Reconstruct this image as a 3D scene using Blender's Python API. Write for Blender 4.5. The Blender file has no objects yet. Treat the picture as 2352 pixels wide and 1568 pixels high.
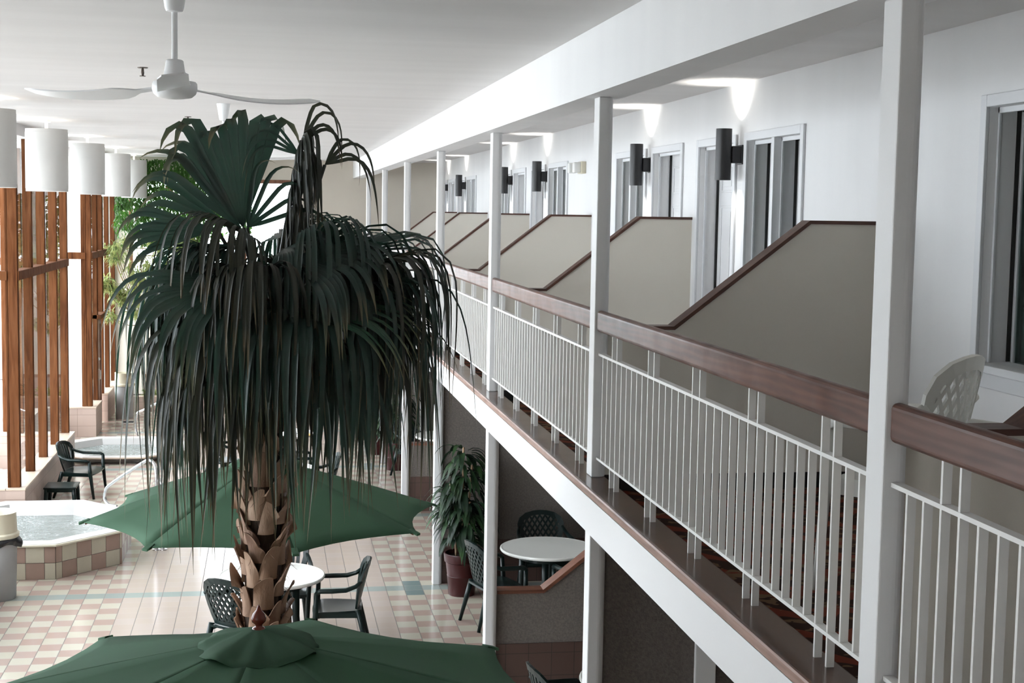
import bpy, math, random
from mathutils import Vector, Matrix
PI = math.pi
C = bpy.context.scene.collection
rnd = random.Random(7)
V = Vector

# ------------------------------------------------------------------ node helpers
class NT:
    def __init__(s, m):
        s.t = m.node_tree; s.n = s.t.nodes; s.l = s.t.links
    def new(s, typ, **kw):
        n = s.n.new(typ)
        for k, v in kw.items(): setattr(n, k, v)
        return n
    def put(s, sock, v):
        if hasattr(v, 'is_output'): s.l.new(v, sock)
        else: sock.default_value = v
    def m(s, op, a, b=0.0, c=0.0):
        n = s.new('ShaderNodeMath', operation=op)
        s.put(n.inputs[0], a); s.put(n.inputs[1], b); s.put(n.inputs[2], c)
        return n.outputs[0]
    def mix(s, f, a, b):
        n = s.new('ShaderNodeMix', data_type='RGBA')
        s.put(n.inputs[0], f); s.put(n.inputs[6], a); s.put(n.inputs[7], b)
        return n.outputs[2]
    def pos(s, obj=False):
        if obj: return s.new('ShaderNodeTexCoord').outputs['Object']
        return s.new('ShaderNodeNewGeometry').outputs['Position']
    def xyz(s, v):
        n = s.new('ShaderNodeSeparateXYZ'); s.l.new(v, n.inputs[0]); return n.outputs
    def scale(s, v, sc):
        n = s.new('ShaderNodeVectorMath', operation='MULTIPLY'); s.l.new(v, n.inputs[0]); n.inputs[1].default_value = sc
        return n.outputs[0]
    def noise(s, v, sc, detail=4, rough=.5, dist=0):
        n = s.new('ShaderNodeTexNoise'); s.l.new(v, n.inputs['Vector'])
        n.inputs['Scale'].default_value = sc; n.inputs['Detail'].default_value = detail
        n.inputs['Roughness'].default_value = rough; n.inputs['Distortion'].default_value = dist
        return n.outputs[0]
    def ramp(s, f, stops):
        n = s.new('ShaderNodeValToRGB'); s.l.new(f, n.inputs[0]); e = n.color_ramp.elements
        e[0].position, e[0].color = stops[0][0], c4(stops[0][1]); e[1].position, e[1].color = stops[-1][0], c4(stops[-1][1])
        for p, c in stops[1:-1]:
            q = e.new(p); q.color = c4(c)
        return n.outputs[0]
    def bump(s, h, st=.3, d=.01):
        n = s.new('ShaderNodeBump'); s.l.new(h, n.inputs['Height']); n.inputs['Strength'].default_value = st; n.inputs['Distance'].default_value = d
        return n.outputs[0]

def c4(c): return (c[0], c[1], c[2], 1.0)
def mat(name, col=(.8, .8, .8), rough=.5, metal=0.0, spec=.5, **kw):
    m = bpy.data.materials.new(name); m.use_nodes = True
    b = m.node_tree.nodes['Principled BSDF']
    b.inputs['Base Color'].default_value = c4(col); b.inputs['Roughness'].default_value = rough
    b.inputs['Metallic'].default_value = metal; b.inputs['Specular IOR Level'].default_value = spec
    for k, v in kw.items(): b.inputs[k.replace('_', ' ')].default_value = v
    return m
def bsdf(m): return m.node_tree.nodes['Principled BSDF']
def noisy(name, c1, c2, sc=6, rough=.6, bump=0, bsc=40, obj=False, stretch=(1, 1, 1), spec=.5, detail=4):
    m = mat(name, c1, rough, spec=spec); n = NT(m); b = bsdf(m)
    p = n.scale(n.pos(obj), stretch)
    n.l.new(n.ramp(n.noise(p, sc, detail), [(.3, c1), (.7, c2)]), b.inputs['Base Color'])
    if bump: n.l.new(n.bump(n.noise(p, bsc, 3), bump, .01), b.inputs['Normal'])
    return m

# ------------------------------------------------------------------ materials
M = {}
M['ceiling'] = noisy('ceiling_paint', (.69, .675, .665), (.64, .625, .615), 1.1, .8, .08, 60, stretch=(.35, 2.4, 1))
M['white'] = noisy('white_paint', (.76, .76, .76), (.73, .73, .73), .9, .45, .03, 50)
M['beam'] = noisy('beam_paint', (.80, .80, .80), (.75, .75, .755), .55, .6, .03, 40, stretch=(1, 3.5, .2))
M['wall_up'] = noisy('upper_wall_vinyl', (.76, .76, .765), (.715, .715, .72), 1.0, .6, .05, 90, stretch=(1, 2.5, .25))
M['beige'] = noisy('beige_wall', (.64, .59, .515), (.60, .55, .48), 1.2, .8, .06, 120)
M['part'] = noisy('partition_paint', (.68, .64, .565), (.645, .605, .535), 1.3, .7, .06, 150)
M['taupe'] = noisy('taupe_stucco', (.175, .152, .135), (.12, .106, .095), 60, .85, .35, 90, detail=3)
M['black'] = mat('black_base', (.01, .009, .009), .6)
M['sconce'] = mat('black_metal', (.018, .018, .02), .38)
M['plastic_w'] = mat('white_plastic', (.75, .75, .73), .35)
M['fanwhite'] = mat('fan_enamel', (.84, .85, .86), .3)
M['chrome'] = mat('steel_tube', (.75, .75, .76), .22, 1.0)
M['green_p'] = mat('green_resin', (.0045, .013, .012), .3, spec=.32)
M['table_w'] = mat('table_top_resin', (.72, .72, .68), .22)
M['chair_w'] = mat('white_resin', (.55, .55, .52), .4)
M['shade'] = noisy('linen_shade', (.58, .575, .555), (.545, .54, .52), 3, .85, .12, 220)
M['red_pot'] = mat('red_glazed_pot', (.04, .005, .006), .3, spec=.4)
M['soil'] = noisy('soil', (.05, .035, .025), (.02, .014, .01), 30, .95, .6, 40)
M['bin'] = noisy('grey_bin', (.36, .36, .355), (.33, .33, .325), 5, .55)
M['binlid'] = mat('beige_lid', (.62, .57, .44), .5)
M['bag'] = mat('black_bag', (.012, .012, .014), .25)
M['finial'] = mat('red_brown_finial', (.13, .025, .015), .25)
M['acrylic'] = mat('spa_acrylic', (.52, .505, .49), .25)
M['coping'] = mat('spa_coping', (.66, .62, .50), .35)
M['casing'] = mat('casing_paint', (.66, .67, .69), .5)
M['door'] = mat('door_paint', (.70, .70, .71), .45)
M['curtain'] = noisy('sheer_curtain', (.34, .36, .35), (.28, .30, .29), 3, .9, .2, 8, stretch=(1, 14, .2))
M['balus'] = mat('railing_enamel', (.74, .73, .71), .4)
M['sprink'] = mat('sprinkler_metal', (.12, .10, .09), .4, .6)
M['paper'] = mat('paper', (.8, .8, .8), .7)
M['yellow'] = mat('yellow_paper', (.85, .55, .16), .7)

def emis(name, col, st):
    m = mat(name, col, .6); b = bsdf(m)
    b.inputs['Emission Color'].default_value = c4(col); b.inputs['Emission Strength'].default_value = st
    return m
M['diffuser'] = emis('lamp_diffuser', (1, .98, .95), 2.2)
M['bulb'] = emis('bulb_glass', (1, .96, .9), 8)

# polished wood (handrail, ledge, caps)
def wood(name, c1, c2, c3, axis, rough=.25, sc=1.0, spec=.5):
    m = mat(name, c1, rough, spec=spec); n = NT(m); b = bsdf(m)
    st = [9.0, 9.0, 9.0]; st[axis] = .9
    p = n.scale(n.pos(), tuple(st))
    f = n.noise(p, 1.6 * sc, 5, .55, 1.2)
    w = n.new('ShaderNodeTexWave', wave_type='RINGS'); n.l.new(n.scale(n.pos(), tuple(x * .35 for x in st)), w.inputs['Vector'])
    w.inputs['Scale'].default_value = 3.0 * sc; w.inputs['Distortion'].default_value = 7; w.inputs['Detail'].default_value = 3
    k = n.m('ADD', n.m('MULTIPLY', f, .80), n.m('MULTIPLY', w.outputs[1], .20))
    n.l.new(n.ramp(k, [(.25, c1), (.5, c2), (.78, c3)]), b.inputs['Base Color'])
    n.l.new(n.bump(k, .08, .004), b.inputs['Normal'])
    r = n.new('ShaderNodeMapRange'); n.l.new(n.noise(n.pos(), 6, 3), r.inputs[0]); r.inputs[3].default_value = rough * .7; r.inputs[4].default_value = rough * 1.5
    n.l.new(r.outputs[0], b.inputs['Roughness'])
    return m
M['rail'] = wood('oak_rail', (.045, .014, .008), (.092, .033, .02), (.145, .062, .04), 1, .33, spec=.3)
M['ledge'] = wood('oak_ledge', (.05, .022, .014), (.085, .042, .027), (.125, .065, .042), 1, .16)
M['nosing'] = wood('oak_nosing', (.12, .055, .04), (.24, .13, .095), (.33, .20, .155), 1, .35)
M['cap'] = wood('oak_cap', (.05, .017, .011), (.08, .03, .019), (.12, .048, .03), 0, .4)
M['lcap'] = wood('oak_low_cap', (.10, .035, .02), (.17, .065, .038), (.24, .10, .06), 0, .35)
M['cedar'] = wood('cedar_post', (.055, .018, .007), (.115, .042, .016), (.17, .070, .029), 2, .8, spec=.1)
M['dcedar'] = wood('cedar_door', (.11, .042, .02), (.19, .075, .038), (.26, .11, .06), 2, .45)
M['trunkw'] = noisy('young_trunk', (.36, .24, .15), (.24, .15, .09), 12, .8, .4, 30)

# carpet
m = mat('patterned_carpet', (.1, .03, .02), .95, spec=.1); n = NT(m); b = bsdf(m)
p = n.pos(); x = n.xyz(p)
w1 = n.m('FRACT', n.m('MULTIPLY', n.m('ADD', x[1], n.m('MULTIPLY', n.m('SINE', n.m('MULTIPLY', x[0], 21)), .05)), 3.2))
w2 = n.m('FRACT', n.m('MULTIPLY', n.m('ADD', x[0], n.m('MULTIPLY', n.m('SINE', n.m('MULTIPLY', x[1], 16)), .04)), 4.1))
k = n.m('LESS_THAN', n.m('MULTIPLY', n.m('ABSOLUTE', n.m('SUBTRACT', w1, .5)), n.m('ADD', w2, .4)), .16)
col = n.mix(k, (.035, .018, .013, 1), (.15, .035, .02, 1))
col = n.mix(n.m('LESS_THAN', n.noise(n.scale(p, (9, 14, 1)), 1, 2), .42), col, (.14, .085, .05, 1))
n.l.new(col, b.inputs['Base Color']); n.l.new(n.bump(n.noise(p, 300, 2), .5, .004), b.inputs['Normal'])
M['carpet'] = m

# glazed floor tile: cream / rose checker, plain peach field, teal lines and squares
T = .2035; TX0 = 1.50; TY0 = 15.708
m = mat('floor_tile', (.6, .5, .4), .2); n = NT(m); b = bsdf(m)
p = n.pos(); x = n.xyz(p)
u = n.m('DIVIDE', n.m('SUBTRACT', x[0], TX0), T); v = n.m('DIVIDE', n.m('SUBTRACT', x[1], TY0), T)
cu, cv = n.m('FLOOR', u), n.m('FLOOR', v)
chk = n.m('FLOORED_MODULO', n.m('ADD', cu, cv), 2.0)
comb = n.new('ShaderNodeCombineXYZ'); n.l.new(cu, comb.inputs[0]); n.l.new(cv, comb.inputs[1])
wn = n.new('ShaderNodeTexWhiteNoise'); n.l.new(comb.outputs[0], wn.inputs['Vector'])
base = n.mix(chk, (.485, .45, .365, 1), (.405, .30, .258, 1))
plain = n.m('MULTIPLY', n.m('GREATER_THAN', cu, -15.5), n.m('LESS_THAN', cu, -1.5))
peach = n.mix(wn.outputs[0], (.485, .395, .34, 1), (.455, .37, .325, 1))
base = n.mix(plain, base, peach)
rm = n.m('FLOORED_MODULO', n.m('ADD', cv, .5), 19.0)
line = n.m('LESS_THAN', rm, 1.0)
base = n.mix(line, base, (.29, .33, .31, 1))
sq = n.m('MULTIPLY', n.m('LESS_THAN', n.m('ABSOLUTE', cu), .5), n.m('LESS_THAN', n.m('FLOORED_MODULO', n.m('ADD', cv, 1.5), 19.0), 3.0))
base = n.mix(sq, base, n.mix(wn.outputs[0], (.14, .20, .195, 1), (.18, .235, .225, 1)))
base = n.mix(n.m('MULTIPLY', n.m('SUBTRACT', wn.outputs[0], .5), .10), base, (1, 1, 1, 1))
fu, fv = n.m('FRACT', u), n.m('FRACT', v)
gu = n.m('GREATER_THAN', n.m('ABSOLUTE', n.m('SUBTRACT', fu, .5)), .482)
gv = n.m('GREATER_THAN', n.m('ABSOLUTE', n.m('SUBTRACT', fv, .5)), .485)
base = n.mix(n.m('MULTIPLY', gv, .6), base, (.25, .2, .17, 1))
base = n.mix(gu, base, (.13, .11, .10, 1))
n.l.new(base, b.inputs['Base Color'])
g = n.m('MAXIMUM', gu, gv)
r = n.m('ADD', n.m('MULTIPLY', g, .5), n.m('ADD', .11, n.m('MULTIPLY', n.noise(p, 3, 3), .12)))
n.l.new(r, b.inputs['Roughness'])
n.l.new(n.bump(n.m('SUBTRACT', 1.0, g), .25, .003), b.inputs['Normal'])
M['tile'] = m

def square_tile(name, c1, c2, t, grout, axes, rough=.4, check=False, off=(0, 0), gw=.487):
    m = mat(name, c1, rough); n = NT(m); b = bsdf(m); x = n.xyz(n.pos())
    u = n.m('DIVIDE', n.m('ADD', x[axes[0]], off[0]), t); v = n.m('DIVIDE', n.m('ADD', x[axes[1]], off[1]), t)
    cu, cv = n.m('FLOOR', u), n.m('FLOOR', v)
    cb = n.new('ShaderNodeCombineXYZ'); n.l.new(cu, cb.inputs[0]); n.l.new(cv, cb.inputs[1])
    wn = n.new('ShaderNodeTexWhiteNoise'); n.l.new(cb.outputs[0], wn.inputs['Vector'])
    f = n.m('FLOORED_MODULO', n.m('ADD', cu, cv), 2.0) if check else wn.outputs[0]
    col = n.mix(f, c4(c1), c4(c2))
    g = n.m('MAXIMUM', n.m('GREATER_THAN', n.m('ABSOLUTE', n.m('SUBTRACT', n.m('FRACT', u), .5)), gw),
            n.m('GREATER_THAN', n.m('ABSOLUTE', n.m('SUBTRACT', n.m('FRACT', v), .5)), gw))
    n.l.new(n.mix(g, col, c4(grout)), b.inputs['Base Color'])
    n.l.new(n.bump(n.m('SUBTRACT', 1.0, g), .3, .003), b.inputs['Normal'])
    return m
M['sill_y'] = square_tile('sill_tile_side', (.43, .325, .275), (.40, .30, .255), .203, (.22, .16, .13), (1, 2))
M['sill_x'] = square_tile('sill_tile_front', (.43, .325, .275), (.40, .30, .255), .203, (.22, .16, .13), (0, 2))
M['sillcap'] = noisy('sill_cap_tile', (.55, .44, .345), (.52, .41, .325), 5, .3)
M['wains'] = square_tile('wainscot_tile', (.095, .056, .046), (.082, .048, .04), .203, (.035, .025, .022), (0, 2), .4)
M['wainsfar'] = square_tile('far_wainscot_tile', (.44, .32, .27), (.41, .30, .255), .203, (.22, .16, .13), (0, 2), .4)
M['tcream'] = noisy('spa_tile_cream', (.52, .48, .38), (.49, .455, .36), 8, .35)
M['trose'] = noisy('spa_tile_rose', (.36, .25, .205), (.33, .23, .19), 8, .35)
M['grout'] = mat('grout', (.14, .11, .10), .8)

# glass, water
def glass(name, tint=(.95, .98, 1.0), ior=1.45):
    m = bpy.data.materials.new(name); m.use_nodes = True; n = NT(m)
    n.n.remove(n.n['Principled BSDF']); o = n.n['Material Output']
    tr = n.new('ShaderNodeBsdfTransparent'); tr.inputs[0].default_value = c4(tint)
    gl = n.new('ShaderNodeBsdfGlossy'); gl.inputs['Roughness'].default_value = .02
    fr = n.new('ShaderNodeFresnel'); fr.inputs['IOR'].default_value = ior
    mx = n.new('ShaderNodeMixShader'); ge = n.new('ShaderNodeNewGeometry'); n.l.new(n.m('MULTIPLY', fr.outputs[0], n.m('SUBTRACT', 1.0, ge.outputs['Backfacing'])), mx.inputs[0]); n.l.new(tr.outputs[0], mx.inputs[1]); n.l.new(gl.outputs[0], mx.inputs[2])
    n.l.new(mx.outputs[0], o.inputs['Surface']); return m
M['glass'] = glass('window_glass')
M['dglass'] = glass('room_window_glass', (.55, .62, .60))
m = mat('spa_water', (.40, .44, .42), .04); n = NT(m); b = bsdf(m); p = n.pos()
h = n.m('ADD', n.noise(n.scale(p, (1, 1.6, 1)), 9, 4, .6, .4), n.m('MULTIPLY', n.noise(p, 34, 3), .35))
n.l.new(n.bump(h, .4, .04), b.inputs['Normal'])
fo = n.m('MULTIPLY', n.m('GREATER_THAN', n.noise(n.scale(p, (1, 1.4, 1)), 26, 4, .7), .60), n.m('GREATER_THAN', n.noise(p, 2.3, 2), .47))
n.l.new(n.mix(fo, (.15, .175, .165, 1), (.85, .9, .92, 1)), b.inputs['Base Color'])
M['water'] = m

# fabric, foliage
m = noisy('green_canvas', (.088, .168, .108), (.078, .15, .096), 3, .8, .15, 400, obj=True, spec=.25)
n = NT(m); b = bsdf(m)
tl = n.new('ShaderNodeBsdfTranslucent'); tl.inputs[0].default_value = (.14, .30, .18, 1)
mx = n.new('ShaderNodeMixShader'); mx.inputs[0].default_value = .42
n.l.new(b.outputs[0], mx.inputs[1]); n.l.new(tl.outputs[0], mx.inputs[2]); n.l.new(mx.outputs[0], n.n['Material Output'].inputs[0])
M['canvas'] = m
def leafmat(name, cols, rough=.35, trans=.25, sc=9, tcol=None, stretch=(1, 1, 1), tip=None):
    m = mat(name, cols[0], rough); n = NT(m); b = bsdf(m)
    k = n.noise(n.scale(n.pos(True), stretch), sc, 3)
    st = [(.3 + .4 * i / (len(cols) - 1), c) for i, c in enumerate(cols)]
    rc = n.ramp(k, st)
    if tip:
        at_ = n.new('ShaderNodeAttribute', attribute_name='tip')
        rc = n.mix(n.ramp(at_.outputs['Fac'], [(.72, (0, 0, 0)), (.98, (1, 1, 1))]), rc, c4(tip))
    n.l.new(rc, b.inputs['Base Color'])
    tl = n.new('ShaderNodeBsdfTranslucent')
    if tcol: tl.inputs[0].default_value = c4(tcol)
    else: n.l.new(rc, tl.inputs[0])
    mx = n.new('ShaderNodeMixShader'); mx.inputs[0].default_value = trans
    n.l.new(b.outputs[0], mx.inputs[1]); n.l.new(tl.outputs[0], mx.inputs[2]); n.l.new(mx.outputs[0], n.n['Material Output'].inputs[0])
    return m
M['frond'] = leafmat('palm_leaf', [(.013, .030, .024), (.020, .044, .034), (.030, .038, .027)], .38, .2, 6, (.04, .11, .07), tip=(.20, .16, .085))
M['frond_old'] = leafmat('palm_leaf_old', [(.014, .020, .015), (.024, .028, .019), (.036, .033, .021)], .45, .16, 6, (.06, .07, .04), tip=(.24, .18, .10))
M['frond_fresh'] = leafmat('palm_leaf_fresh', [(.016, .052, .030), (.024, .074, .040), (.032, .060, .032)], .36, .2, 6, (.05, .15, .07), tip=(.20, .17, .08))
M['boot'] = noisy('palm_leaf_base', (.29, .18, .115), (.14, .072, .044), 11, .7, .5, 45, obj=True, stretch=(1, 1, .35))
m = M['boot']; n = NT(m); b = bsdf(m); src = b.inputs['Base Color'].links[0].from_socket
oi = n.new('ShaderNodeObjectInfo')
n.l.new(n.mix(n.m('MULTIPLY', oi.outputs['Random'], .62), src, n.ramp(oi.outputs['Random'], [(0, (.09, .045, .028)), (.5, (.34, .20, .12)), (1, (.42, .29, .20))])), b.inputs['Base Color'])
M['fibre'] = noisy('palm_fibre', (.06, .034, .02), (.02, .012, .008), 40, .95, .9, 60, stretch=(1, 1, .3))
M['ficus'] = leafmat('ficus_leaf', [(.014, .040, .009), (.030, .078, .016), (.06, .14, .025)], .45, .35, 2.2, (.09, .26, .03))
M['varieg'] = leafmat('variegated_leaf', [(.06, .13, .05), (.34, .40, .14), (.62, .60, .26)], .45, .35, 11)
M['cane'] = leafmat('cane_leaf', [(.006, .017, .009), (.012, .032, .015), (.03, .08, .02)], .55, .18, 4)
M['concrete'] = noisy('pale_concrete', (.60, .59, .57), (.54, .53, .51), 2, .8)
M['outwhite'] = square_tile('outdoor_white_render', (.80, .80, .80), (.77, .77, .78), .9, (.62, .6, .6), (0, 2), .8)
M['outcheck'] = square_tile('outdoor_check', (.80, .79, .78), (.56, .42, .40), .25, (.7, .65, .62), (0, 2), .7, True)
M['shaderoof'] = mat('roof_metal', (.4, .42, .45), .5)

# ------------------------------------------------------------------ mesh helpers
class MB:
    def __init__(s): s.v = []; s.f = []; s.mi = []; s.cur = 0
    def add(s, vs, fs):
        o = len(s.v); s.v += [tuple(q) for q in vs]
        for f in fs: s.f.append(tuple(i + o for i in f)); s.mi.append(s.cur)
        return s
    def box(s, x0, x1, y0, y1, z0, z1):
        vs = [(x0, y0, z0), (x1, y0, z0), (x1, y1, z0), (x0, y1, z0), (x0, y0, z1), (x1, y0, z1), (x1, y1, z1), (x0, y1, z1)]
        return s.add(vs, [(0, 3, 2, 1), (4, 5, 6, 7), (0, 1, 5, 4), (1, 2, 6, 5), (2, 3, 7, 6), (3, 0, 4, 7)])
    def obox(s, c, ax, ay, az):  # oriented box: centre and three half vectors
        c, ax, ay, az = V(c), V(ax), V(ay), V(az)
        vs = [c + a * ax + b_ * ay + d * az for d in (-1, 1) for a, b_ in ((-1, -1), (1, -1), (1, 1), (-1, 1))]
        return s.add(vs, [(0, 3, 2, 1), (4, 5, 6, 7), (0, 1, 5, 4), (1, 2, 6, 5), (2, 3, 7, 6), (3, 0, 4, 7)])
    def prism(s, poly, a0, a1, ax='z'):
        def mk(q, h): return (q[0], q[1], h) if ax == 'z' else ((q[0], h, q[1]) if ax == 'y' else (h, q[0], q[1]))
        n = len(poly); vs = [mk(q, a0) for q in poly] + [mk(q, a1) for q in poly]
        fs = [tuple(range(n - 1, -1, -1)), tuple(range(n, 2 * n))] + [(i, (i + 1) % n, n + (i + 1) % n, n + i) for i in range(n)]
        return s.add(vs, fs)
    def lathe(s, prof, n=24, c=(0, 0, 0), cap=True):
        vs = []; fs = []
        for r, z in prof:
            for k in range(n): vs.append((c[0] + r * math.cos(2 * PI * k / n), c[1] + r * math.sin(2 * PI * k / n), c[2] + z))
        for j in range(len(prof) - 1):
            for k in range(n): fs.append((j * n + k, j * n + (k + 1) % n, (j + 1) * n + (k + 1) % n, (j + 1) * n + k))
        if cap: fs.append(tuple(range(n - 1, -1, -1))); m_ = (len(prof) - 1) * n; fs.append(tuple(range(m_, m_ + n)))
        return s.add(vs, fs)
    def tube(s, path, r, n=8, cap=True):
        P = [V(q) for q in path]; R = r if isinstance(r, (list, tuple)) else [r] * len(P)
        t0 = (P[1] - P[0]).normalized(); u = t0.orthogonal().normalized(); vs = []; fs = []
        for i, q in enumerate(P):
            t = (P[min(i + 1, len(P) - 1)] - P[max(i - 1, 0)]).normalized()
            u = (u - t * u.dot(t)).normalized(); w = t.cross(u)
            for k in range(n): a = 2 * PI * k / n; vs.append(q + (u * math.cos(a) + w * math.sin(a)) * R[i])
        for j in range(len(P) - 1):
            for k in range(n): fs.append((j * n + k, j * n + (k + 1) % n, (j + 1) * n + (k + 1) % n, (j + 1) * n + k))
        if cap: fs.append(tuple(range(n - 1, -1, -1))); m_ = (len(P) - 1) * n; fs.append(tuple(range(m_, m_ + n)))
        return s.add(vs, fs)
    def quads2(s, quads, fn, t):  # 2D quads -> curved sheet of thickness t; fn(u,v)->(point, normal)
        for q in quads:
            a = [fn(*p) for p in q]
            vs = [p + nn * t / 2 for p, nn in a] + [p - nn * t / 2 for p, nn in a]
            s.add(vs, [(0, 1, 2, 3), (7, 6, 5, 4), (0, 4, 5, 1), (1, 5, 6, 2), (2, 6, 7, 3), (3, 7, 4, 0)])
        return s
    def build(s, name, m, parent=None, smooth=False, bevel=0, seg=2, weld=False, fixn=False):
        me = bpy.data.meshes.new(name); me.from_pydata(s.v, [], s.f); me.validate()
        for mm in (m if isinstance(m, (list, tuple)) else [m]): me.materials.append(mm)
        if len(me.materials) > 1 and len(me.polygons) == len(s.mi): me.polygons.foreach_set('material_index', s.mi)
        if weld or fixn:
            import bmesh
            bm = bmesh.new(); bm.from_mesh(me)
            if weld: bmesh.ops.remove_doubles(bm, verts=bm.verts, dist=.0004)
            bmesh.ops.recalc_face_normals(bm, faces=bm.faces); bm.to_mesh(me); bm.free()
        o = bpy.data.objects.new(name, me); C.objects.link(o)
        if smooth:
            for pl in me.polygons: pl.use_smooth = True
            if smooth == 'auto':
                md = None
                try: me.set_sharp_from_angle(angle=math.radians(38))
                except Exception: pass
        if bevel:
            md = o.modifiers.new('edge', 'BEVEL'); md.width = bevel; md.segments = seg; md.limit_method = 'ANGLE'; md.angle_limit = .6
        if parent: o.parent = parent
        return o
def tag(o, label, cat, group=None, kind=None):
    o['label'] = label; o['category'] = cat
    if group: o['group'] = group
    if kind: o['kind'] = kind
    return o
def thing(name, loc, label, cat, group=None, rz=0, kind=None):
    o = bpy.data.objects.new(name, None); C.objects.link(o); o.location = loc; o.rotation_euler = (0, 0, rz); o.empty_display_size = .1
    return tag(o, label, cat, group, kind)
def copy_tree(o, parent=None):
    c = o.copy(); C.objects.link(c)
    if parent: c.parent = parent
    for ch in list(o.children): copy_tree(ch, c)
    return c
def dup(o, loc, rz, label, group=None):
    c = copy_tree(o); c.location = loc; c.rotation_euler = (0, 0, rz); c['label'] = label
    if group: c['group'] = group
    return c
def struct(o, label, cat): return tag(o, label, cat, kind='structure')

# ------------------------------------------------------------------ measures
YA, PITCH = 4.057, 3.953
ZC = 5.25          # ceiling
ZL = 2.71          # balcony ledge top
ZF = 2.612         # balcony carpet
XW = 3.60          # room wall
XB = 1.752         # fascia face
YF = 31.1          # far wall
Y0 = -1.6
def Yk(k): return YA + .065 + k * PITCH
ORD = ['nearest', 'second', 'third', 'fourth', 'fifth', 'sixth', 'seventh', 'eighth']

# ------------------------------------------------------------------ shell
struct(MB().box(-4.3, 3.85, Y0, YF + .2, -.2, 0).build('floor', M['tile']), 'glazed pool hall floor of cream, rose and peach square tiles with teal lines', 'floor')
struct(MB().box(-4.3, 3.85, Y0, YF + .2, ZC, ZC + .2).build('ceiling', M['ceiling']), 'flat white painted ceiling over the pool hall', 'ceiling')
wf = MB().box(-4.3, -2.9, YF, YF + .22, 0, ZC).box(.66, 3.85, YF, YF + .22, 0, ZC).box(-2.9, .66, YF, YF + .22, 0, 2.6).box(-2.9, .66, YF, YF + .22, 4.82, ZC).build('wall_far', M['beige'])
struct(wf, 'beige end wall at the far end of the hall', 'wall')
MB().box(-2.6, XB, YF - .015, YF, 0, .62).build('wainscot', M['wainsfar'], wf)
MB().box(-2.6, XB, YF - .03, YF, .62, .68).build('wood_trim', M['nosing'], wf)
struct(MB().box(-4.3, 3.85, Y0 - .2, Y0, 0, ZC).build('wall_back', M['beige']), 'beige wall behind the viewpoint', 'wall')

# far window
w = struct(bpy.data.objects.new('window_1', None), 'brown framed window high on the far beige wall, glaring white daylight', 'window'); C.objects.link(w); w.location = (-1.1, YF, 4.05)
def at(o, ob): ob.parent = o; ob.matrix_parent_inverse = Matrix.Translation(-o.location); return ob
fr = MB().box(-2.9, .66, YF - .03, YF + .12, 4.74, 4.82).box(-2.9, .66, YF - .03, YF + .12, 2.6, 2.68)
for xx in (-2.9, -1.72, -.56, .58): fr.box(xx, xx + .08, YF - .03, YF + .12, 2.68, 4.74)
at(w, fr.build('window_frame', M['dcedar'], bevel=.006))
at(w, MB().box(-2.82, .58, YF + .05, YF + .056, 2.68, 4.74).build('pane', M['glass']))

# balcony beam, slab, fascia, ledge
struct(MB().box(1.76, 1.982, Y0, YF, 4.887, ZC).build('beam', M['beam']), 'long white ceiling beam above the balcony columns', 'beam')
sl = MB().box(1.80, 3.85, Y0, YF, 2.456, ZF).build('slab', M['taupe'])
struct(sl, 'upper balcony floor slab running the length of the hall', 'balcony floor')
MB().box(1.925, XW, Y0, YF, ZF, ZF + .006).build('carpet', M['carpet'], sl)
struct(MB().box(XB, 1.80, Y0, YF, 2.456, 2.657).build('trim_1', M['white']), 'white fascia board along the balcony edge', 'fascia')
lg = MB().box(XB - .004, 1.93, Y0, YF, 2.657, ZL).build('trim_2', [M['ledge'], M['nosing']], bevel=.012)
for pl in lg.data.polygons: pl.material_index = 1 if pl.normal.x < -.9 else 0
struct(lg, 'polished brown wood ledge along the balcony edge under the railing', 'ledge')
# lower ceiling soffit under the slab is the slab itself; lower room wall
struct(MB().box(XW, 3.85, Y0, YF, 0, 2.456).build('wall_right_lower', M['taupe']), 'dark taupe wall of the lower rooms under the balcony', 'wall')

# upper room wall with window and door openings
WT = .24
holes = []
doors, wins, sconY = [], [], []
for k in range(-1, 7):
    pk = k if k % 2 == 0 else k + 1
    s = 1 if k % 2 == 0 else -1
    if k == -1: pk, s = 0, -1
    Mk = Yk(pk) + .085
    a, b_ = sorted((Mk + s * .275, Mk + s * 1.205)); doors.append((a, b_, s)); holes.append((a, b_, ZF, 4.80))
    a, b_ = sorted((Mk + s * 1.525, Mk + s * 2.65)); wins.append((a, b_, s)); holes.append((a, b_, 3.50, 4.80))
    sconY.append(Mk + s * 1.345)
holes = sorted(h for h in holes if h[0] > Y0 and h[1] < YF - .2)
wu = MB(); y = Y0
for a, b_, z0, z1 in holes:
    wu.box(XW, XW + WT, y, a, ZF - .1, ZC); wu.box(XW, XW + WT, a, b_, z1, ZC)
    if z0 > ZF + .1: wu.box(XW, XW + WT, a, b_, ZF - .1, z0)
    y = b_
wu.box(XW, XW + WT, y, YF, ZF - .1, ZC)
struct(wu.build('wall_right', M['wall_up']), 'white upper corridor wall with room doors and windows', 'wall')
struct(MB().box(XW + WT + .5, XW + WT + .6, Y0, YF, ZF, ZC).build('wall_rooms', M['taupe']), 'dim room interior behind the corridor doors and windows', 'wall')

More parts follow.
